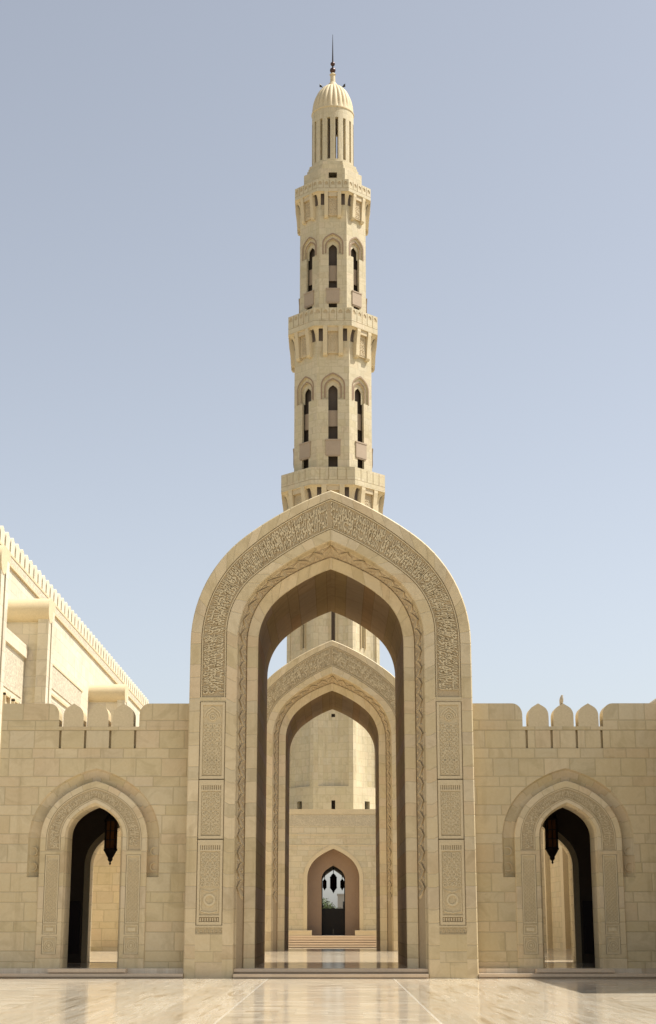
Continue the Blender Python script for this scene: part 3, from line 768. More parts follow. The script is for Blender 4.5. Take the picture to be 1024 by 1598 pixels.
# ================================================================== GATEHOUSE (far end)
YG = 136.0
t = thing('gatehouse', (0, YG, -.45), 'far stone gatehouse behind both portals with a brown arched niche', 'building')
gn = like(2.2, 5.15, 7.62, z0=.5, n=10); go = like(1.0, 5.12, 6.28, z0=.5, n=10)
b = MB(); arch_wall(b, -13, 13, -.45, 10.1, 0, gn, YG, YG + 20, back=False, reveal=False)
b.build('wall', M['ash_gate'], t)
b = MB(); loft(b, [(gn, YG), (gn, YG + 1.4)]); arch_wall(b, -2.25, 2.25, .45, 7.8, 0, go, YG + 1.4, YG + 1.8, ends=False); b.build('niche', M['brown'], t)
ga = like(2.52, 5.15, 8.0, z0=.93, n=10); gn2 = like(2.2, 5.15, 7.62, z0=.93, n=10)
b = MB(); loft(b, [(ga, YG), (ga, YG - .06), (gn2, YG - .06), (gn2, YG)]); b.build('arch_moulding', M['stone'], t)
b = MB(); loft(b, [(like(1.04, 5.12, 6.33, z0=.5, n=10), YG + 1.8), (like(1.15, 5.12, 6.5, z0=.5, n=10), YG + 20)]); b.build('passage', M['dark'], t)
b = MB(); b.box(-13, 13, YG - .05, YG, 10.48, 10.92); b.box(-13, 13, YG - .03, YG, 8.72, 8.82); b.box(-13, 13, YG - .03, YG, 7.86, 7.94); b.box(-13, 13, YG, YG + 1, 10.1, 10.90)
b.build('parapet', M['stone'], t)
b = MB(); b.box(-13, 13, YG - .02, YG, 9.5, 10.46); b.build('carved_frieze', M['carve_fine'], t)
for sg in (-1, 1):
    a, c = sorted((sg * 1.80, sg * 13)); b = MB(); b.box(a, c, YG - .9, YG - .07, -.4, .82); b.box(a, c, YG - .93, YG - .07, .82, .93); b.build('plinth', M['stone'], t)
b = MB(); b.box(-1.8, 1.8, YG - .9, YG + 20, -.4, .50); b.build('threshold', M['step'], t)
for k in range(5):
    z1 = .50 - .19 * k; y0 = YG - .98 - .36 * k
    b = MB(); b.box(-7, 7, y0 + .16, YG - .945, z1 - .19 + .001, z1 - .12); b.box(-7, 7, y0 - .03, YG - .945, z1 - .12, z1 - .001 * k)
    lab = ['topmost', 'second from top', 'middle', 'second from bottom', 'lowest'][k]
    tag(b.build('step', M['step'], None, (0, y0, z1 - .19)), '%s of the wide steps up to the far gatehouse' % lab, 'step', 'gatehouse steps')
# iron gate
t = thing('iron_gate', (0, YG + 1.9, .5), 'black iron double gate closing the far gatehouse doorway', 'gate')
yg = YG + 1.95
b = MB(); b.box(-.028, .028, yg - .02, yg + .07, .51, 2.9); b.build('meeting_stile', M['iron'], t)
for sg in (-1, 1):
    b = MB()
    a, c = sorted((sg * .03, sg * .97)); b.box(a, c, yg, yg + .05, .52, 1.0); b.box(a - (.028 if sg > 0 else 0), c + (.028 if sg < 0 else 0), yg + .045, yg + .055, 1.0, 2.72)
    for z in (1.55, 2.05, 2.55): b.box(a, c, yg, yg + .05, z, z + .06)
    b.box(a, a + .07, yg + .001, yg + .051, 1.0, 2.8); b.box(c - .07, c, yg + .001, yg + .051, 1.0, 2.8)
    for k in range(7):
        x_ = a + .1 + k * .115; b.box(x_, x_ + .035, yg + .01, yg + .04, 1.0, 2.75 + .1 * math.sin(k / 6 * math.pi))
    for k in range(9): 
        x_ = a + .07 + k * .1
        for z in (1.0, 1.6, 2.1): ribbon(b, [(x_, z), (x_ + .1, z + .25), (x_, z + .5)], .03, yg + .012, yg + .038, lambda x, yy, z_: (min(max(x, a), c), yy, z_))
    b.build('gate_leaf', M['iron'], t, weld=False)
    b = MB(); p_ = sg * .975; b.box(p_ - .05, p_ + .05, yg - .03, yg + .09, .5, 5.3); b.lathe([(.07, 0), (.10, .08), (.05, .18), (0.01, .28)], (p_ * .95, yg, 2.8), 8); b.build('gate_post', M['iron'], t)
make_lantern(0.0, 149, 5.0 - .82, 1.8, .31, 6.5, 'large lantern in the middle of three above the far iron gate', 'gate lanterns')
make_lantern(-.81, 149, 4.42, 1.05, .18, 6.3, 'small lantern left of the big one in the far gateway', 'gate lanterns')
make_lantern(.81, 149, 4.42, 1.05, .18, 6.3, 'small lantern right of the big one in the far gateway', 'gate lanterns')

# ================================================================== MINARET
YM = 148.0
t = thing('minaret', (0, YM, 10), 'slender octagonal stone minaret with three balconies and a ribbed dome', 'minaret')
t25 = math.tan(R(22.5))
def Tf(k, a):
    ph = R(45 * k); n = (-math.sin(ph) * -1, -math.cos(ph)); n = (math.sin(ph), -math.cos(ph)); tx = (math.cos(ph), math.sin(ph))
    return lambda x, y, z: (n[0] * (a - y) + tx[0] * x, YM + n[1] * (a - y) + tx[1] * x, z)
def octa(mb, a, z0, z1, a2=None, mi=0, caps=True):
    a2 = a2 or a
    for k in range(8):
        T0, T1_ = Tf(k, a), Tf(k, a2); h0, h1 = a * t25, a2 * t25
        mb.face([T0(-h0, 0, z0), T0(h0, 0, z0), T1_(h1, 0, z1), T1_(-h1, 0, z1)], None, mi)
    if caps:
        for (aa, z) in ((a, z0), (a2, z1)):
            mb.face([Tf(k, aa)(-aa * t25, 0, z) for k in range(8)], None, mi)
cs, sn = math.cos(R(TILT)), math.sin(R(TILT))
def Z(v, D):                                  # height of a thing seen at image row v (of 1598) at distance D
    up = 799 - v; return EYE + D * (FPX * sn + up * cs) / (FPX * cs - up * sn)
# lower shaft: eight slightly hollowed faces between corner strips
aL = 4.37
zb1 = Z(756, YM - 5.0)                        # underside of the first parapet
zbase = 10.0; zl = Z(1226.7, YM - aL)
b = MB()
h = aL * t25
for k in range(8):
    T = Tf(k, aL)
    for s2 in (-1, 1):
        x0, x1 = (-h, -h + .42) if s2 < 0 else (h - .42, h)
        b.face([T(x0, 0, zbase), T(x1, 0, zbase), T(x1, 0, zb1), T(x0, 0, zb1)])
        xe = x1 if s2 < 0 else x0
        b.face([T(xe, 0, zl), T(xe, .12, zl), T(xe, .12, zb1), T(xe, 0, zb1)])
    q = h - .42; N = 8
    slot = .17; zs0, zs1 = Z(1007, YM - aL), 37.0
    xs = [-q, -q * .66, -q * .33, -slot, slot, q * .33, q * .66, q]
    def dep(x): return .12 + .34 * (1 - (x / q) ** 2)
    for xa, xb in zip(xs[:-1], xs[1:]):
        segs = [(zl, zb1)] if abs(xa + slot) > 1e-6 else [(zl, Z(1118, 143.6)), (Z(1113, 143.6), zs0), (zs1, zb1)]
        for za, zb in segs: b.face([T(xa, dep(xa), za), T(xb, dep(xb), za), T(xb, dep(xb), zb), T(xa, dep(xa), zb)])
        b.face([T(xa, 0, zl), T(xb, 0, zl), T(xb, dep(xb), zl), T(xa, dep(xa), zl)])
    for x in (-slot, slot): b.face([T(x, dep(slot), zl), T(x, .9, zl), T(x, .9, zb1), T(x, dep(slot), zb1)])
    # base zone with a square window
    ww = .17 if k % 2 == 0 else .32; z0_, z1_ = Z(1264, 143.6), Z(1249, 143.6)
    for xa, xb in ((-q, -ww), (ww, q)): b.face([T(xa, 0, zbase), T(xb, 0, zbase), T(xb, 0, zl), T(xa, 0, zl)])
    b.face([T(-ww, 0, z1_), T(ww, 0, z1_), T(ww, 0, zl), T(-ww, 0, zl)]); b.face([T(-ww, 0, zbase), T(ww, 0, zbase), T(ww, 0, z0_), T(-ww, 0, z0_)])
    for x in (-ww, ww): b.face([T(x, 0, z0_), T(x, .5, z0_), T(x, .5, z1_), T(x, 0, z1_)])
b.build('lower_shaft', M['ash_min'], t)
for k in (0, 1, 2, 6, 7):                      # slim jamb strips beside each slit
    T = Tf(k, aL)
    for s2 in (-1, 1): b = MB(); b.box(s2 * .30 - .03, s2 * .30 + .03, .30, .42, zs0 - .1, zs1, T); b.build('slit_jamb', M['stone'], t)
b = MB(); octa(b, aL - .95, zbase, zb1); b.build('inner_core', M['dark'], t)

def arch8(a, hw, z0, zs, top, k): return like(hw, zs, top, z0=z0, n=6)
def tier(a, z0, z1, ow, oz0, ozt, hoodw, hoodt, hoodz, boxz, panz):
    """one open storey: shell of eight faces with tall arched openings, stepped hood, brown infill and box balcony"""
    h = a * t25
    b = MB(); zs = ozt - ow * 1.1 * 1.15
    zsh = hoodt - hoodw * 1.12
    hp = like(hoodw, zsh, hoodt, z0=hoodz, n=6); hp = [(ow, oz0), (ow, hoodz)] + hp
    op = like(ow, zs, ozt, z0=oz0, n=6)
    for k in range(8):
        T = Tf(k, a)
        arch_wall(b, -h, h, z0, z1, 0, hp, 0, .16, T, back=False, ends=False)
        T2 = Tf(k, a)
        h2 = (a - .8) * t25
        # inner order
        w2 = (hoodw * .45 + ow * .55); hp2 = [(ow, oz0), (ow, hoodz + .2)] + like(w2, (hoodt + ozt) / 2 - 1.12 * w2, (hoodt + ozt) / 2, z0=hoodz + .2, n=6)
        arch_wall(b, -hoodw - .02, hoodw + .02, hoodz - .01, hoodt + .1, 0, [(w2, hoodz - .01)] + hp2[2:], .16, .34, T2, back=False, ends=False, reveal=True)
        arch_wall(b, -w2 - .02, w2 + .02, hoodz - .01, (hoodt + ozt) / 2 + .1, 0, [(ow, hoodz - .01), (ow, zs)] + op[1:], .34, .42, T2, back=False, ends=False)
        for s2 in (-1, 1): b.face([T(s2 * ow, .1, oz0), T(s2 * ow, .24, oz0), T(s2 * ow, .24, hoodz), T(s2 * ow, .1, hoodz)])
    b.build('shaft', M['ash_min'], t)
    zmid = (hoodt + ozt) / 2
    for k in range(8):
        T = Tf(k, a); b = MB()
        for (wr, zz, tt, y0) in ((hoodw, zsh, hoodt, -.03), (w2, zmid - 1.12 * w2, zmid, .14)):
            pA = like(wr + .13, zz, tt + .15, z0=hoodz + (0 if y0 < 0 else .2), n=6); pB = like(wr, zz, tt, z0=hoodz + (0 if y0 < 0 else .2), n=6)
            for (xa, za), (xb, zb), (xc, zc), (xd, zd) in zip(pA[:-1], pA[1:], pB[1:], pB[:-1]):
                for s2 in (-1, 1): b.face([T(s2 * xa, y0, za), T(s2 * xb, y0, zb), T(s2 * xc, y0, zc), T(s2 * xd, y0, zd)])
        b.build('hood_trim', M['brown'], t, weld=False)
    for k in range(8):
        T = Tf(k, a)
        if k in (0, 1, 2, 6, 7):
            b = MB(); b.box(-ow * 1.3, ow * 1.3, .45, .55, panz[0], panz[1], T); b.build('infill_panel', M['pink'], t)
        b = MB(); b.box(-ow * 1.6, ow * 1.6, -.10, .15, boxz[0], boxz[1] - .12, T); b.box(-ow * 1.68, ow * 1.68, -.14, .15, boxz[1] - .12, boxz[1], T); b.box(-ow * 1.45, ow * 1.45, -.06, .15, boxz[0] - .12, boxz[0], T)
        b.build('box_balcony', M['pink'], t)
    b = MB(); octa(b, a - .80, z0, z1); b.build('stair_core', M['room'], t)  # core coloured dark, standing in for shade behind the openings
    b = MB(); octa(b, a - .72, ozt + .3, ozt + .5); octa(b, a - .72, oz0 - .3, oz0); b.build('floor_slab', M['dark'], t)
def balcony(a, zt, zb, shaft_a, zc, npan, plain=False):
    """parapet ring carried on paired brackets"""
    h = a * t25; b = MB()
    for k in range(8):
        T = Tf(k, a)
        b.face([T(-h, .05, zb), T(h, .05, zb), T(h, .05, zt), T(-h, .05, zt)], None, 1)
        hh = (zt - zb)
        b.face([T(-h, 0, zb), T(h, 0, zb), T(h, 0, zb + hh * .28), T(-h, 0, zb + hh * .28)]); b.face([T(-h, 0, zb + hh * .28), T(h, 0, zb + hh * .28), T(h, .05, zb + hh * .28), T(-h, .05, zb + hh * .28)])
        b.face([T(-h, 0, zt - .08), T(h, 0, zt - .08), T(h, 0, zt), T(-h, 0, zt)])
        pw = 2 * h / npan
        for i in range(npan):
            xa, xb = -h + i * pw + (.0 if i == 0 else .035), -h + (i + 1) * pw - (.0 if i == npan - 1 else .035)
            if plain: b.box(xa, xb, 0, .05, zb + hh * .3, zt - .08, T)
            else:
                cxp = (xa + xb) / 2; rr = (xb - xa) * .3
                arch_wall(b, xa, xb, zb + hh * .3, zt - .08, cxp, like(rr, zt - .42, zt - .42 + rr * 1.2, z0=zt - .60, n=4), 0, .05, T, back=False, ends=True)
    ht = a - .45
    for k in range(8):
        T0, T1_ = Tf(k, a), Tf(k, ht)
        b.face([T0(-a * t25, 0, zt), T0(a * t25, 0, zt), T1_(ht * t25, 0, zt), T1_(-ht * t25, 0, zt)])
        b.face([T1_(-ht * t25, 0, zb), T1_(ht * t25, 0, zb), T1_(ht * t25, 0, zt), T1_(-ht * t25, 0, zt)])
    b.build('parapet', [M['ash_min'], M['field']], t, weld=False)
    # coved underside, opened beside each pair of brackets
    b = MB(); N = 6; over = a - shaft_a; hs = shaft_a * t25; wb = .44 * a / 4.43; xc = h * .41
    zcv = zb - (zb - zc) * .46; xh0, xh1 = xc + wb / 2, min(hs - .16, xc + wb / 2 + .42)
    for j in range(N):
        f0, f1 = j / N * math.pi / 2, (j + 1) / N * math.pi / 2
        a0 = shaft_a + over * (1 - math.cos(f0)); a1 = shaft_a + over * (1 - math.cos(f1)); za_, zb__ = zcv + (zb - zcv) * math.sin(f0), zcv + (zb - zcv) * math.sin(f1)
        for k in range(8):
            Ta, Tb = Tf(k, a0), Tf(k, a1); ha, hb = a0 * t25, a1 * t25
            segs = [(-ha, -hb, ha, hb)] if j in (0, N - 1, N - 2) else [(-ha, -hb, -xh1, -xh1), (-xh0, -xh0, xh0, xh0), (xh1, xh1, ha, hb)]
            for xa0, xb0, xa1, xb1 in segs: b.face([Ta(xa0, 0, za_), Ta(xa1, 0, za_), Tb(xb1, 0, zb__), Tb(xb0, 0, zb__)])
            if j not in (0, N - 1, N - 2):
                for s2 in (-1, 1):
                    for xx in (xh0, xh1): b.face([Ta(s2 * xx, 0, za_), Tb(s2 * xx, 0, zb__), Tb(s2 * xx, a1 - shaft_a + .01, zb__), Ta(s2 * xx, a0 - shaft_a + .01, za_)])
    octa(b, a - .05, zb + .25, zb + .3)
    for k in range(8):
        T = Tf(k, shaft_a)
        for s2 in (-1, 1): b.box(*sorted((s2 * xh0, s2 * xh1)), -.03, -.01, zcv, zb, T, 1)  # dark plates on the shaft, painted as the shade inside the openings
    b.build('coved_underside', [M['stone'], M['room']], t)
    for k in range(8):
        T = Tf(k, shaft_a)
        for s2 in (-1, 1):
            b = MB()
            x0, x1 = s2 * xc - wb / 2, s2 * xc + wb / 2
            pr = [(0, zc), (-.40 * over, zc + .03), (-.62 * over, zc + .24), (-.70 * over, zc + (zb - zc) * .45), (-.84 * over, zc + (zb - zc) * .72), (-.97 * over, zb - .28), (-.97 * over, zb + .02), (.1, zb + .02), (.1, zc)]
            n = len(pr)
            for x in (x0, x1):
                cy_ = .02; cz_ = (zb + zc) / 2 + .6
                for q in range(n):
                    p0, p1 = pr[q], pr[(q + 1) % n]; b.face([T(x, 0.0, zb - .1), T(x, p0[0], p0[1]), T(x, p1[0], p1[1])])
            for q in range(n):
                p0, p1 = pr[q], pr[(q + 1) % n]; b.face([T(x0, p0[0], p0[1]), T(x1, p0[0], p0[1]), T(x1, p1[0], p1[1]), T(x0, p1[0], p1[1])])
            b.build('bracket', M['stone'], t)
    for k in range(8):
        b = MB(); T = Tf(k, shaft_a); x = xc - wb / 2 - .03
        b.box(-x, x, -.35 * over, .05, zc + .25, zb - .2, T)
        b.box(-x, x, -.8 * over, .05, zb - .5, zb, T)
        arabesque(b, -x * .8, x * .8, zc + .4, zb - .7, -.35 * over, .05, .3, .06, k, T)
        b.build('carved_panel', M['warm'], t, weld=False)
a2, a3 = 3.79, 3.31
A1, A2, A3 = 5.01, 4.43, 3.85
z1t = Z(728.5, YM - A1); z2t, z2b = Z(479.8, YM - A2), Z(508, YM - A2); z3t, z3b = Z(279.5, YM - A3), Z(298, YM - A3)
z1c = Z(803, YM - aL)
balcony(A1, z1t, zb1, aL, z1c, 5, True)
balcony(A2, z2t, z2b, a2, Z(556, YM - a2), 5)
balcony(A3, z3t, z3b, a3, Z(341, YM - a3), 5)
f2, f3 = YM - a2, YM - a3
tier(a2, zb1 + .35, z2b, .45, Z(735, f2), Z(599, f2), 1.05, Z(583.5, f2), Z(623, f2), (Z(710, f2), Z(685.5, f2)), (Z(663, f2), Z(638, f2)))
tier(a3, z2b + .35, z3b, .41, Z(486, f3), Z(379, f3), .92, Z(365.5, f3), Z(397, f3), (Z(471.5, f3), Z(450, f3)), (Z(435.5, f3), Z(411.5, f3)))
# crown: stepped octagon, arcaded drum, ribbed dome, finial
b = MB()
za = Z(270, YM - 2.9); zb_ = Z(262, YM - 2.7)
hh = 2.95 * t25
for k in range(8):
    T = Tf(k, 2.95); zw0, zw1 = Z(277.5, YM - 2.95), Z(269, YM - 2.95)
    if k % 2: b.face([T(-hh, 0, z3b + .3), T(hh, 0, z3b + .3), T(hh, 0, za + .5), T(-hh, 0, za + .5)]); continue
    for xa, xb in ((-hh, -.42), (.42, hh)): b.face([T(xa, 0, z3b + .3), T(xb, 0, z3b + .3), T(xb, 0, za + .5), T(xa, 0, za + .5)])
    b.face([T(-.42, 0, zw1), T(.42, 0, zw1), T(.42, 0, za + .5), T(-.42, 0, za + .5)]); b.face([T(-.42, 0, z3b + .3), T(.42, 0, z3b + .3), T(.42, 0, zw0), T(-.42, 0, zw0)])
    for x in (-.42, .42): b.face([T(x, 0, zw0), T(x, .5, zw0), T(x, .5, zw1), T(x, 0, zw1)])
octa(b, 2.95, za + .5, za + .52)
octa(b, 2.62, za + .52, za + 1.0)
octa(b, 2.50, za + 1.0, za + 1.3); octa(b, 2.40, za + 1.3, za + 1.6)
b.build('stepped_crown_base', M['ash_min'], t)
rD = 2.16; zd0 = za + 1.6; zd1 = Z(164.5, YM - rD); zsl0, zsl1 = Z(247, YM - rD), Z(182, YM - rD)
b = MB(); n = 16; st = 3
for k in range(n):
    ac = 2 * math.pi * k / n + math.pi / n       # slit centres
    da = math.pi / n; sw = .30 * da * 1.25
    def cp(an, r, z): return (r * math.cos(an), YM + r * math.sin(an), z)
    def cyl(a0, a1, z0, z1, r=rD, m_=3):
        for q in range(m_):
            b0, b1 = a0 + (a1 - a0) * q / m_, a0 + (a1 - a0) * (q + 1) / m_
            b.face([cp(b0, r, z0), cp(b1, r, z0), cp(b1, r, z1), cp(b0, r, z1)])
    cyl(ac - da, ac - sw, zd0 - .1, zd1); cyl(ac + sw, ac + da, zd0 - .1, zd1); cyl(ac - sw, ac + sw, zd0 - .1, zsl0); cyl(ac - sw, ac + sw, zsl1, zd1)
    for an in (ac - sw, ac + sw): b.face([cp(an, rD, zsl0), cp(an, rD - .42, zsl0), cp(an, rD - .42, zsl1), cp(an, rD, zsl1)])
    cyl(ac - da, ac - sw, zsl0, zsl1, rD - .42); cyl(ac + sw, ac + da, zsl0, zsl1, rD - .42)
    b.face([cp(ac - sw, rD, zsl1), cp(ac + sw, rD, zsl1), cp(ac + sw, rD - .42, zsl1), cp(ac - sw, rD - .42, zsl1)])
    b.face([cp(ac - sw, rD, zsl0), cp(ac + sw, rD, zsl0), cp(ac + sw, rD - .42, zsl0), cp(ac - sw, rD - .42, zsl0)])
b.build('drum', M['ash_min'], t)
b = MB(); b.lathe([(rD - .5, 0), (rD - .5, .2)], (0, YM, zsl1 + .3), 24); b.face([(x * (rD - .1) , YM + y * (rD - .1), zsl1 + .3) for x, y in [(math.cos(q * math.pi / 8), math.sin(q * math.pi / 8)) for q in range(16)]]); b.lathe([(.62, 0), (.62, zsl1 - zsl0)], (-.25, YM + .3, zsl0 - .2), 10); b.build('drum_core', M['dark'], t)  # core added dark to carry the shade behind the slits
zdt = Z(134.5, YM); dh = zdt - zd1
b = MB(); b.lathe([(rD, -.12), (rD + .07, -.08), (rD + .07, .04), (rD, .08)], (0, YM, zd1), 48); b.build('dome_ring', M['stone'], t)
b = MB(); prf = [(rD * 1.0 * math.cos(q * math.pi / 2 / 14) ** .97 if q < 14 else .02, dh * math.sin(q * math.pi / 2 / 14)) for q in range(15)]
b.lathe(prf, (0, YM, zd1 + .06), 144, 0, lambda an, z: 1 - .075 * (1 - abs(math.sin(an * 12))) ** 1.3 * min(1, (z - 0) * 2 + .0))
b.build('dome', M['stone'], t, smooth=True)
b = MB(); b.lathe([(.50, -.3), (.42, .25), (.27, .4), (.25, Z(118, YM) - zdt), (.34, Z(117, YM) - zdt), (.15, Z(114, YM) - zdt)], (0, YM, zdt), 14); b.build('finial_post', M['stone'], t, smooth=True)
b = MB()
for v, r in ((110, .31), (100, .245)):
    zc_ = Z(v, YM); b.lathe([(max(.01, r * math.sin(q * math.pi / 8)), -r * math.cos(q * math.pi / 8)) for q in range(9)], (0, YM, zc_), 14)
b.build('finial_ball', M['copper'], t, smooth=True)
b = MB(); b.tube([(0, YM, Z(116, YM)), (0, YM, Z(98, YM)), (0, YM, Z(54, YM))], [.09, .085, .02], 8); b.build('finial_spike', M['bronze'], t)
for (u, side) in ((-1.05, 'left'), (.98, 'right')):
    zz = zdt - .32
    ft = thing('loudspeaker', (u, YM - .5, zz - .2), 'small black loudspeaker on the %s shoulder of the minaret dome' % side, 'loudspeaker', 'loudspeakers on the dome')
    b = MB(); b.lathe([(.01, 0), (.14, 0), (.2, .26), (.2, .30), (.01, .26)], (0, 0, 0), 10)
    b.v = [(u + math.copysign(.12 + p[2] * .7, u) , YM - .5 + p[0], zz + .05 + p[1] * .9 + p[2] * .3) for p in b.v]; b.build('horn', M['black'], ft)
    b = MB(); b.tube([(u, YM - .5, zz - .25), (u + math.copysign(.1, u), YM - .5, zz + .06)], .05, 5); b.build('bracket', M['black'], ft)

# ================================================================== PRAYER HALL (left)
XH, YH0, YH1 = -18.8, 70.0, 161.4
SH = .80                                       # the hall is laid out at 1:0.8
hall = t = thing('prayer_hall', (-30, 115, 0), 'sunlit sandstone hall with a long battlemented roofline at far left', 'building')
b = MB(); b.box(-42, XH, YH0, YH1, -1.5, 22.45); b.build('wall', M['ash_hall'], t)
b = MB(); b.box(XH, XH + .14, YH0, YH1, 21.55, 21.68); b.box(XH, XH + .06, YH0, YH1, 22.25, 22.4); b.build('string_course', M['stone'], t)
b = MB(); b.box(XH, XH + .03, YH0, YH1, 21.70, 22.24); b.build('carved_frieze', M['carve'], t)
mm = None; pitch = 1.47; k = 0; y_ = YH0 + .8
n_mer = int((YH1 - YH0 - .4) / pitch)
for k in range(n_mer):
    yc = YH0 + .75 + k * pitch
    if mm is None:
        b = MB(); half = [(.52, 22.452), (.52, 23.05)] + [(.52 * math.cos(q * math.pi / 12), 23.05 + .40 * math.sin(q * math.pi / 12)) for q in range(1, 6)] + [(0, 23.5)]
        pts = [(x, z) for x, z in half] + [(-x, z) for x, z in reversed(half[:-1])]
        b.poly(pts, 0, .7, lambda x, y, z: (XH - y, yc + x, z))
        mm = b.build('merlon', M['ash_hall'], t); mm0 = yc
    else:
        c = mm.copy(); C.objects.link(c); c.parent = t; c.location = (0, yc - mm0, 0)
def buttress(y0, y1):
    XB = -16.0; ZB = 19.4
    b = MB(); b.box(XH, XB - .6, y0 + .25, y1, COURT, ZB - .9)
    # outer pier with a tall slot in its sunlit side
    ym = (y0 + y1) / 2; sl = .18
    zs0, zs1 = 10.6, ZB - 1.2
    b.box(XB - .6, XB, y0, ym - sl, COURT, ZB - .602); b.box(XB - .6, XB, ym + sl, y1, COURT, ZB - .602)
    b.box(XB - .6, XB - .002, ym - sl, ym + sl, COURT, zs0); b.box(XB - .6, XB - .002, ym - sl, ym + sl, zs1, ZB - .602)
    b.box(XB - .6, XB - .45, ym - sl, ym + sl, zs0, zs1)
    o = b.build('buttress', M['ash_hall'], t)
    b = MB(); n = 10; r = .72
    pr = [(r * math.cos(math.pi + math.pi * q / n) , 0) for q in range(n + 1)]
    cyc = y0 + .25 + r * .6
    for q in range(16):
        a0, a1 = 2 * math.pi * q / 16, 2 * math.pi * (q + 1) / 16
        p0 = (y0 + .45 + r * math.cos(a0), ZB - r + r * math.sin(a0)); p1 = (y0 + .45 + r * math.cos(a1), ZB - r + r * math.sin(a1))
        b.face([(XH, p0[0], p0[1]), (XB + .02, p0[0], p0[1]), (XB + .02, p1[0], p1[1]), (XH, p1[0], p1[1])])
        b.face([(XB + .02, y0 + .45, ZB - r), (XB + .02, p0[0], p0[1]), (XB + .02, p1[0], p1[1])])
    b.box(XH, XB, y0 + .45, y1 + .1, ZB - .6, ZB - .01)
    b.build('rolled_coping', M['stone'], t, smooth=True)
for y0, y1 in ((74.2, 76.0), (87.2, 89.0), (120.4, 122.3)): buttress(y0, y1)
b = MB(); b.box(XH, -17.3, 76.0, 87.4, COURT, 15.9); b.box(XH, -17.15, 76.0, 87.4, 15.9, 16.6)
b.build('bay_wall', M['ash_hall'], t)
b = MB(); b.box(-17.3, -17.26, 78.5, 86.8, 13.6, 15.6); b.box(XH, XH + .05, 91.5, 116.5, 16.7, 18.2); b.box(XH, XH + .05, 91.5, 116.5, 14.2, 15.9); b.build('carved_panel', M['carve'], t)
b = MB(); b.box(XH, XH + .10, 91.0, 117, 18.22, 18.34); b.box(XH, XH + .10, 91.0, 117, 16.2, 16.34); b.build('panel_ledge', M['stone'], t)
for yc in (80.0, 82.6, 85.0):
    b = MB(); b.box(-17.3, -17.27, yc - .55, yc + .55, 7.0, 13.1); wr_ = sub(b.build('window_recess', M['field2'], t))
    b = MB(); b.box(-17.3, -17.12, yc - .68, yc - .55, 7.0, 13.2); b.box(-17.3, -17.12, yc + .55, yc + .68, 7.0, 13.2); b.box(-17.3, -17.12, yc - .68, yc + .68, 13.1, 13.25); b.build('window_frame', M['stone'], wr_)

hall.scale = (SH, SH, SH); hall.location = (-30 * SH + .11 * (1 - SH), 115 * SH, 1.55 * (1 - SH))
# ================================================================== RIGHT SIDE
t = thing('side_pavilion', (15, 61, COURT), 'sandstone pavilion corner with a rolled coping above the right wall end', 'building')
b = MB(); b.box(12.35, 17, 58, 64, COURT, 9.0); b.build('wall', M['ash_hall'], t)
b = MB()
for q in range(16):
    a0, a1 = 2 * math.pi * q / 16, 2 * math.pi * (q + 1) / 16; r = .62
    b.face([(12.75 + r * math.cos(a0), 57.9, 9.35 + r * math.sin(a0)), (12.75 + r * math.cos(a1), 57.9, 9.35 + r * math.sin(a1)), (12.75 + r * math.cos(a1), 64, 9.35 + r * math.sin(a1)), (12.75 + r * math.cos(a0), 64, 9.35 + r * math.sin(a0))])
    b.face([(12.75, 57.9, 9.35), (12.75 + r * math.cos(a0), 57.9, 9.35 + r * math.sin(a0)), (12.75 + r * math.cos(a1), 57.9, 9.35 + r * math.sin(a1))])
b.box(12.75, 17, 57.9, 64, 9.0, 9.96); b.build('rolled_coping', M['stone'], t, smooth=True)
t = thing('shadow_wall', (11.2, 43, 0), 'unseen wall added beyond the right wing wall to shade its foot', 'wall')
b = MB(); b.box(10.65, 11.6, 37.4, 47.4, 0, 7.9); b.box(9.935, 11.6, 47.402, 48.4, 0, 7.9); b.build('wall', M['ash'], t)  # out-of-view wall added to cast shade across the paving

t = thing('screen_wall', (-12.4, 76, COURT), 'plain stone wall closing the court, seen through the left doorway', 'wall')
b = MB(); b.box(-14.9, -9.96, 75.5, 76.3, COURT, 6.6); b.build('wall', M['ash'], t)
b = MB(); b.box(-14.9, -9.96, 75.42, 76.38, 6.6, 6.75); b.build('coping', M['stone'], t)
t = thing('court_wall', (13, 95, COURT), 'plain stone side wall of the inner court seen through the right doorway', 'wall')
b = MB(); b.box(12.9, 13.8, 64.1, 135.9, -1, 7.4); b.build('wall', M['ash'], t)
for k in range(9):
    b = MB(); b.box(12.62, 12.9, 66 + k * 7.4, 67.1 + k * 7.4, -1, 7.6); b.build('pilaster', M['stone'], t)
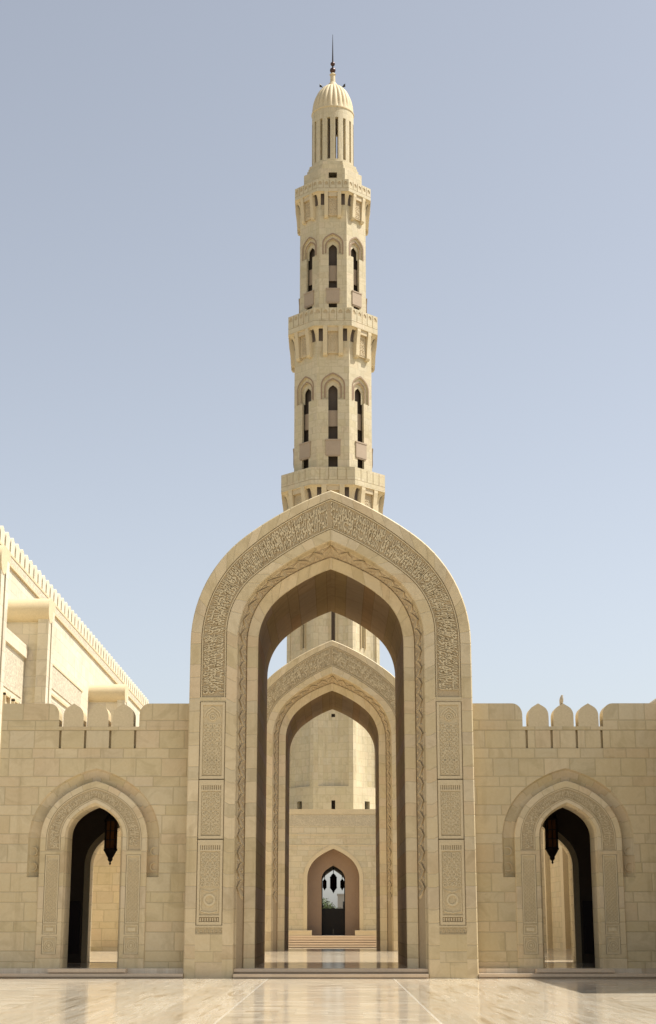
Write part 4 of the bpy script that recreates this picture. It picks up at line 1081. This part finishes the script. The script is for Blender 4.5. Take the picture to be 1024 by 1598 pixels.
# bird
def skin_body(name, pts, edges, radii, mat, parent=None, loc=(0, 0, 0), sub_=2):
    me = bpy.data.meshes.new(name); me.from_pydata([Vector(p) for p in pts], edges, []); o = bpy.data.objects.new(name, me); C.objects.link(o)
    m_ = o.modifiers.new('skin', 'SKIN'); o.modifiers.new('sub', 'SUBSURF').levels = sub_; o.modifiers['sub'].render_levels = sub_
    for v, r in zip(me.skin_vertices[0].data, radii): v.radius = (r, r); v.use_root = False
    me.skin_vertices[0].data[0].use_root = True
    me.materials.append(mat); o.location = loc
    if parent: o.parent = parent
    return o
bo = skin_body('pigeon', [(0, 0, .10), (.0, -.01, .17), (.012, -.02, .225), (.016, -.02, .262), (.055, -.035, .258), (-.02, .04, .04), (-.03, .09, -.06), (.02, 0, .03), (.02, 0, -.01), (-.025, 0, .03), (-.025, 0, -.01)],
               [(0, 1), (1, 2), (2, 3), (3, 4), (0, 5), (5, 6), (0, 7), (7, 8), (0, 9), (9, 10)], [.085, .07, .04, .042, .009, .05, .016, .012, .006, .012, .006], M['feather'], None, (CXW, YW + .25, 7.99))
tag(bo, 'small grey brown bird perched on the middle merlon of the right wall', 'bird')

# ================================================================== BEYOND THE GATE
t = thing('tree', (-.9, 186, .3), 'leafy green tree seen beyond the iron gate', 'tree')
b = MB(); b.tube([(-.9, 186, .2), (-.95, 186, 1.6), (-.8, 186, 2.8)], [.22, .17, .1], 8)
for k in range(5):
    a = k * 1.256; b.tube([(-.9, 186, 1.6), (-.9 + .9 * math.cos(a), 186 + .9 * math.sin(a), 2.9 + .2 * k)], [.1, .03], 5)
b.build('trunk', M['bark'], t)
b = MB(); rg = random.Random(3)
clumps = [(rg.uniform(-2.4, 1.9), rg.uniform(-1.6, 1.6), rg.uniform(1.5, 4.2)) for _ in range(60)]
for cx_, cy_, cz_ in clumps:
    if cz_ > 4.6 - abs(cx_ + .9) * .9: cz_ = 4.6 - abs(cx_ + .9) * .9
    for _ in range(60):
        d = Vector((rg.gauss(0, 1), rg.gauss(0, 1), rg.gauss(0, 1))).normalized() * rg.uniform(.2, .62)
        p = Vector((-.9 + cx_ * .8, 186 + cy_, cz_)) + d
        a_ = Vector((rg.gauss(0, 1), rg.gauss(0, 1), rg.gauss(0, 1))).normalized() * .11; c_ = a_.cross(Vector((rg.gauss(0, 1), rg.gauss(0, 1), 1))).normalized() * .05
        b.face([p - a_, p + c_, p + a_, p - c_])
b.build('crown', M['leaf'], t, weld=False)
t = thing('distant_building', (2.2, 235, 0), 'plain grey beige block building beyond the iron gate, right of the tree', 'building')
b = MB(); b.box(.55, 6.5, 233, 240, 0, 5.4); b.box(.45, 6.6, 232.9, 240.1, 5.4, 5.6); b.build('wall', M['concrete'], t)
for k in range(3):
    b = MB(); b.box(1.3 + k * 1.6, 2.1 + k * 1.6, 232.96, 233, 3.2, 4.5); b.build('window', M['black'], t)
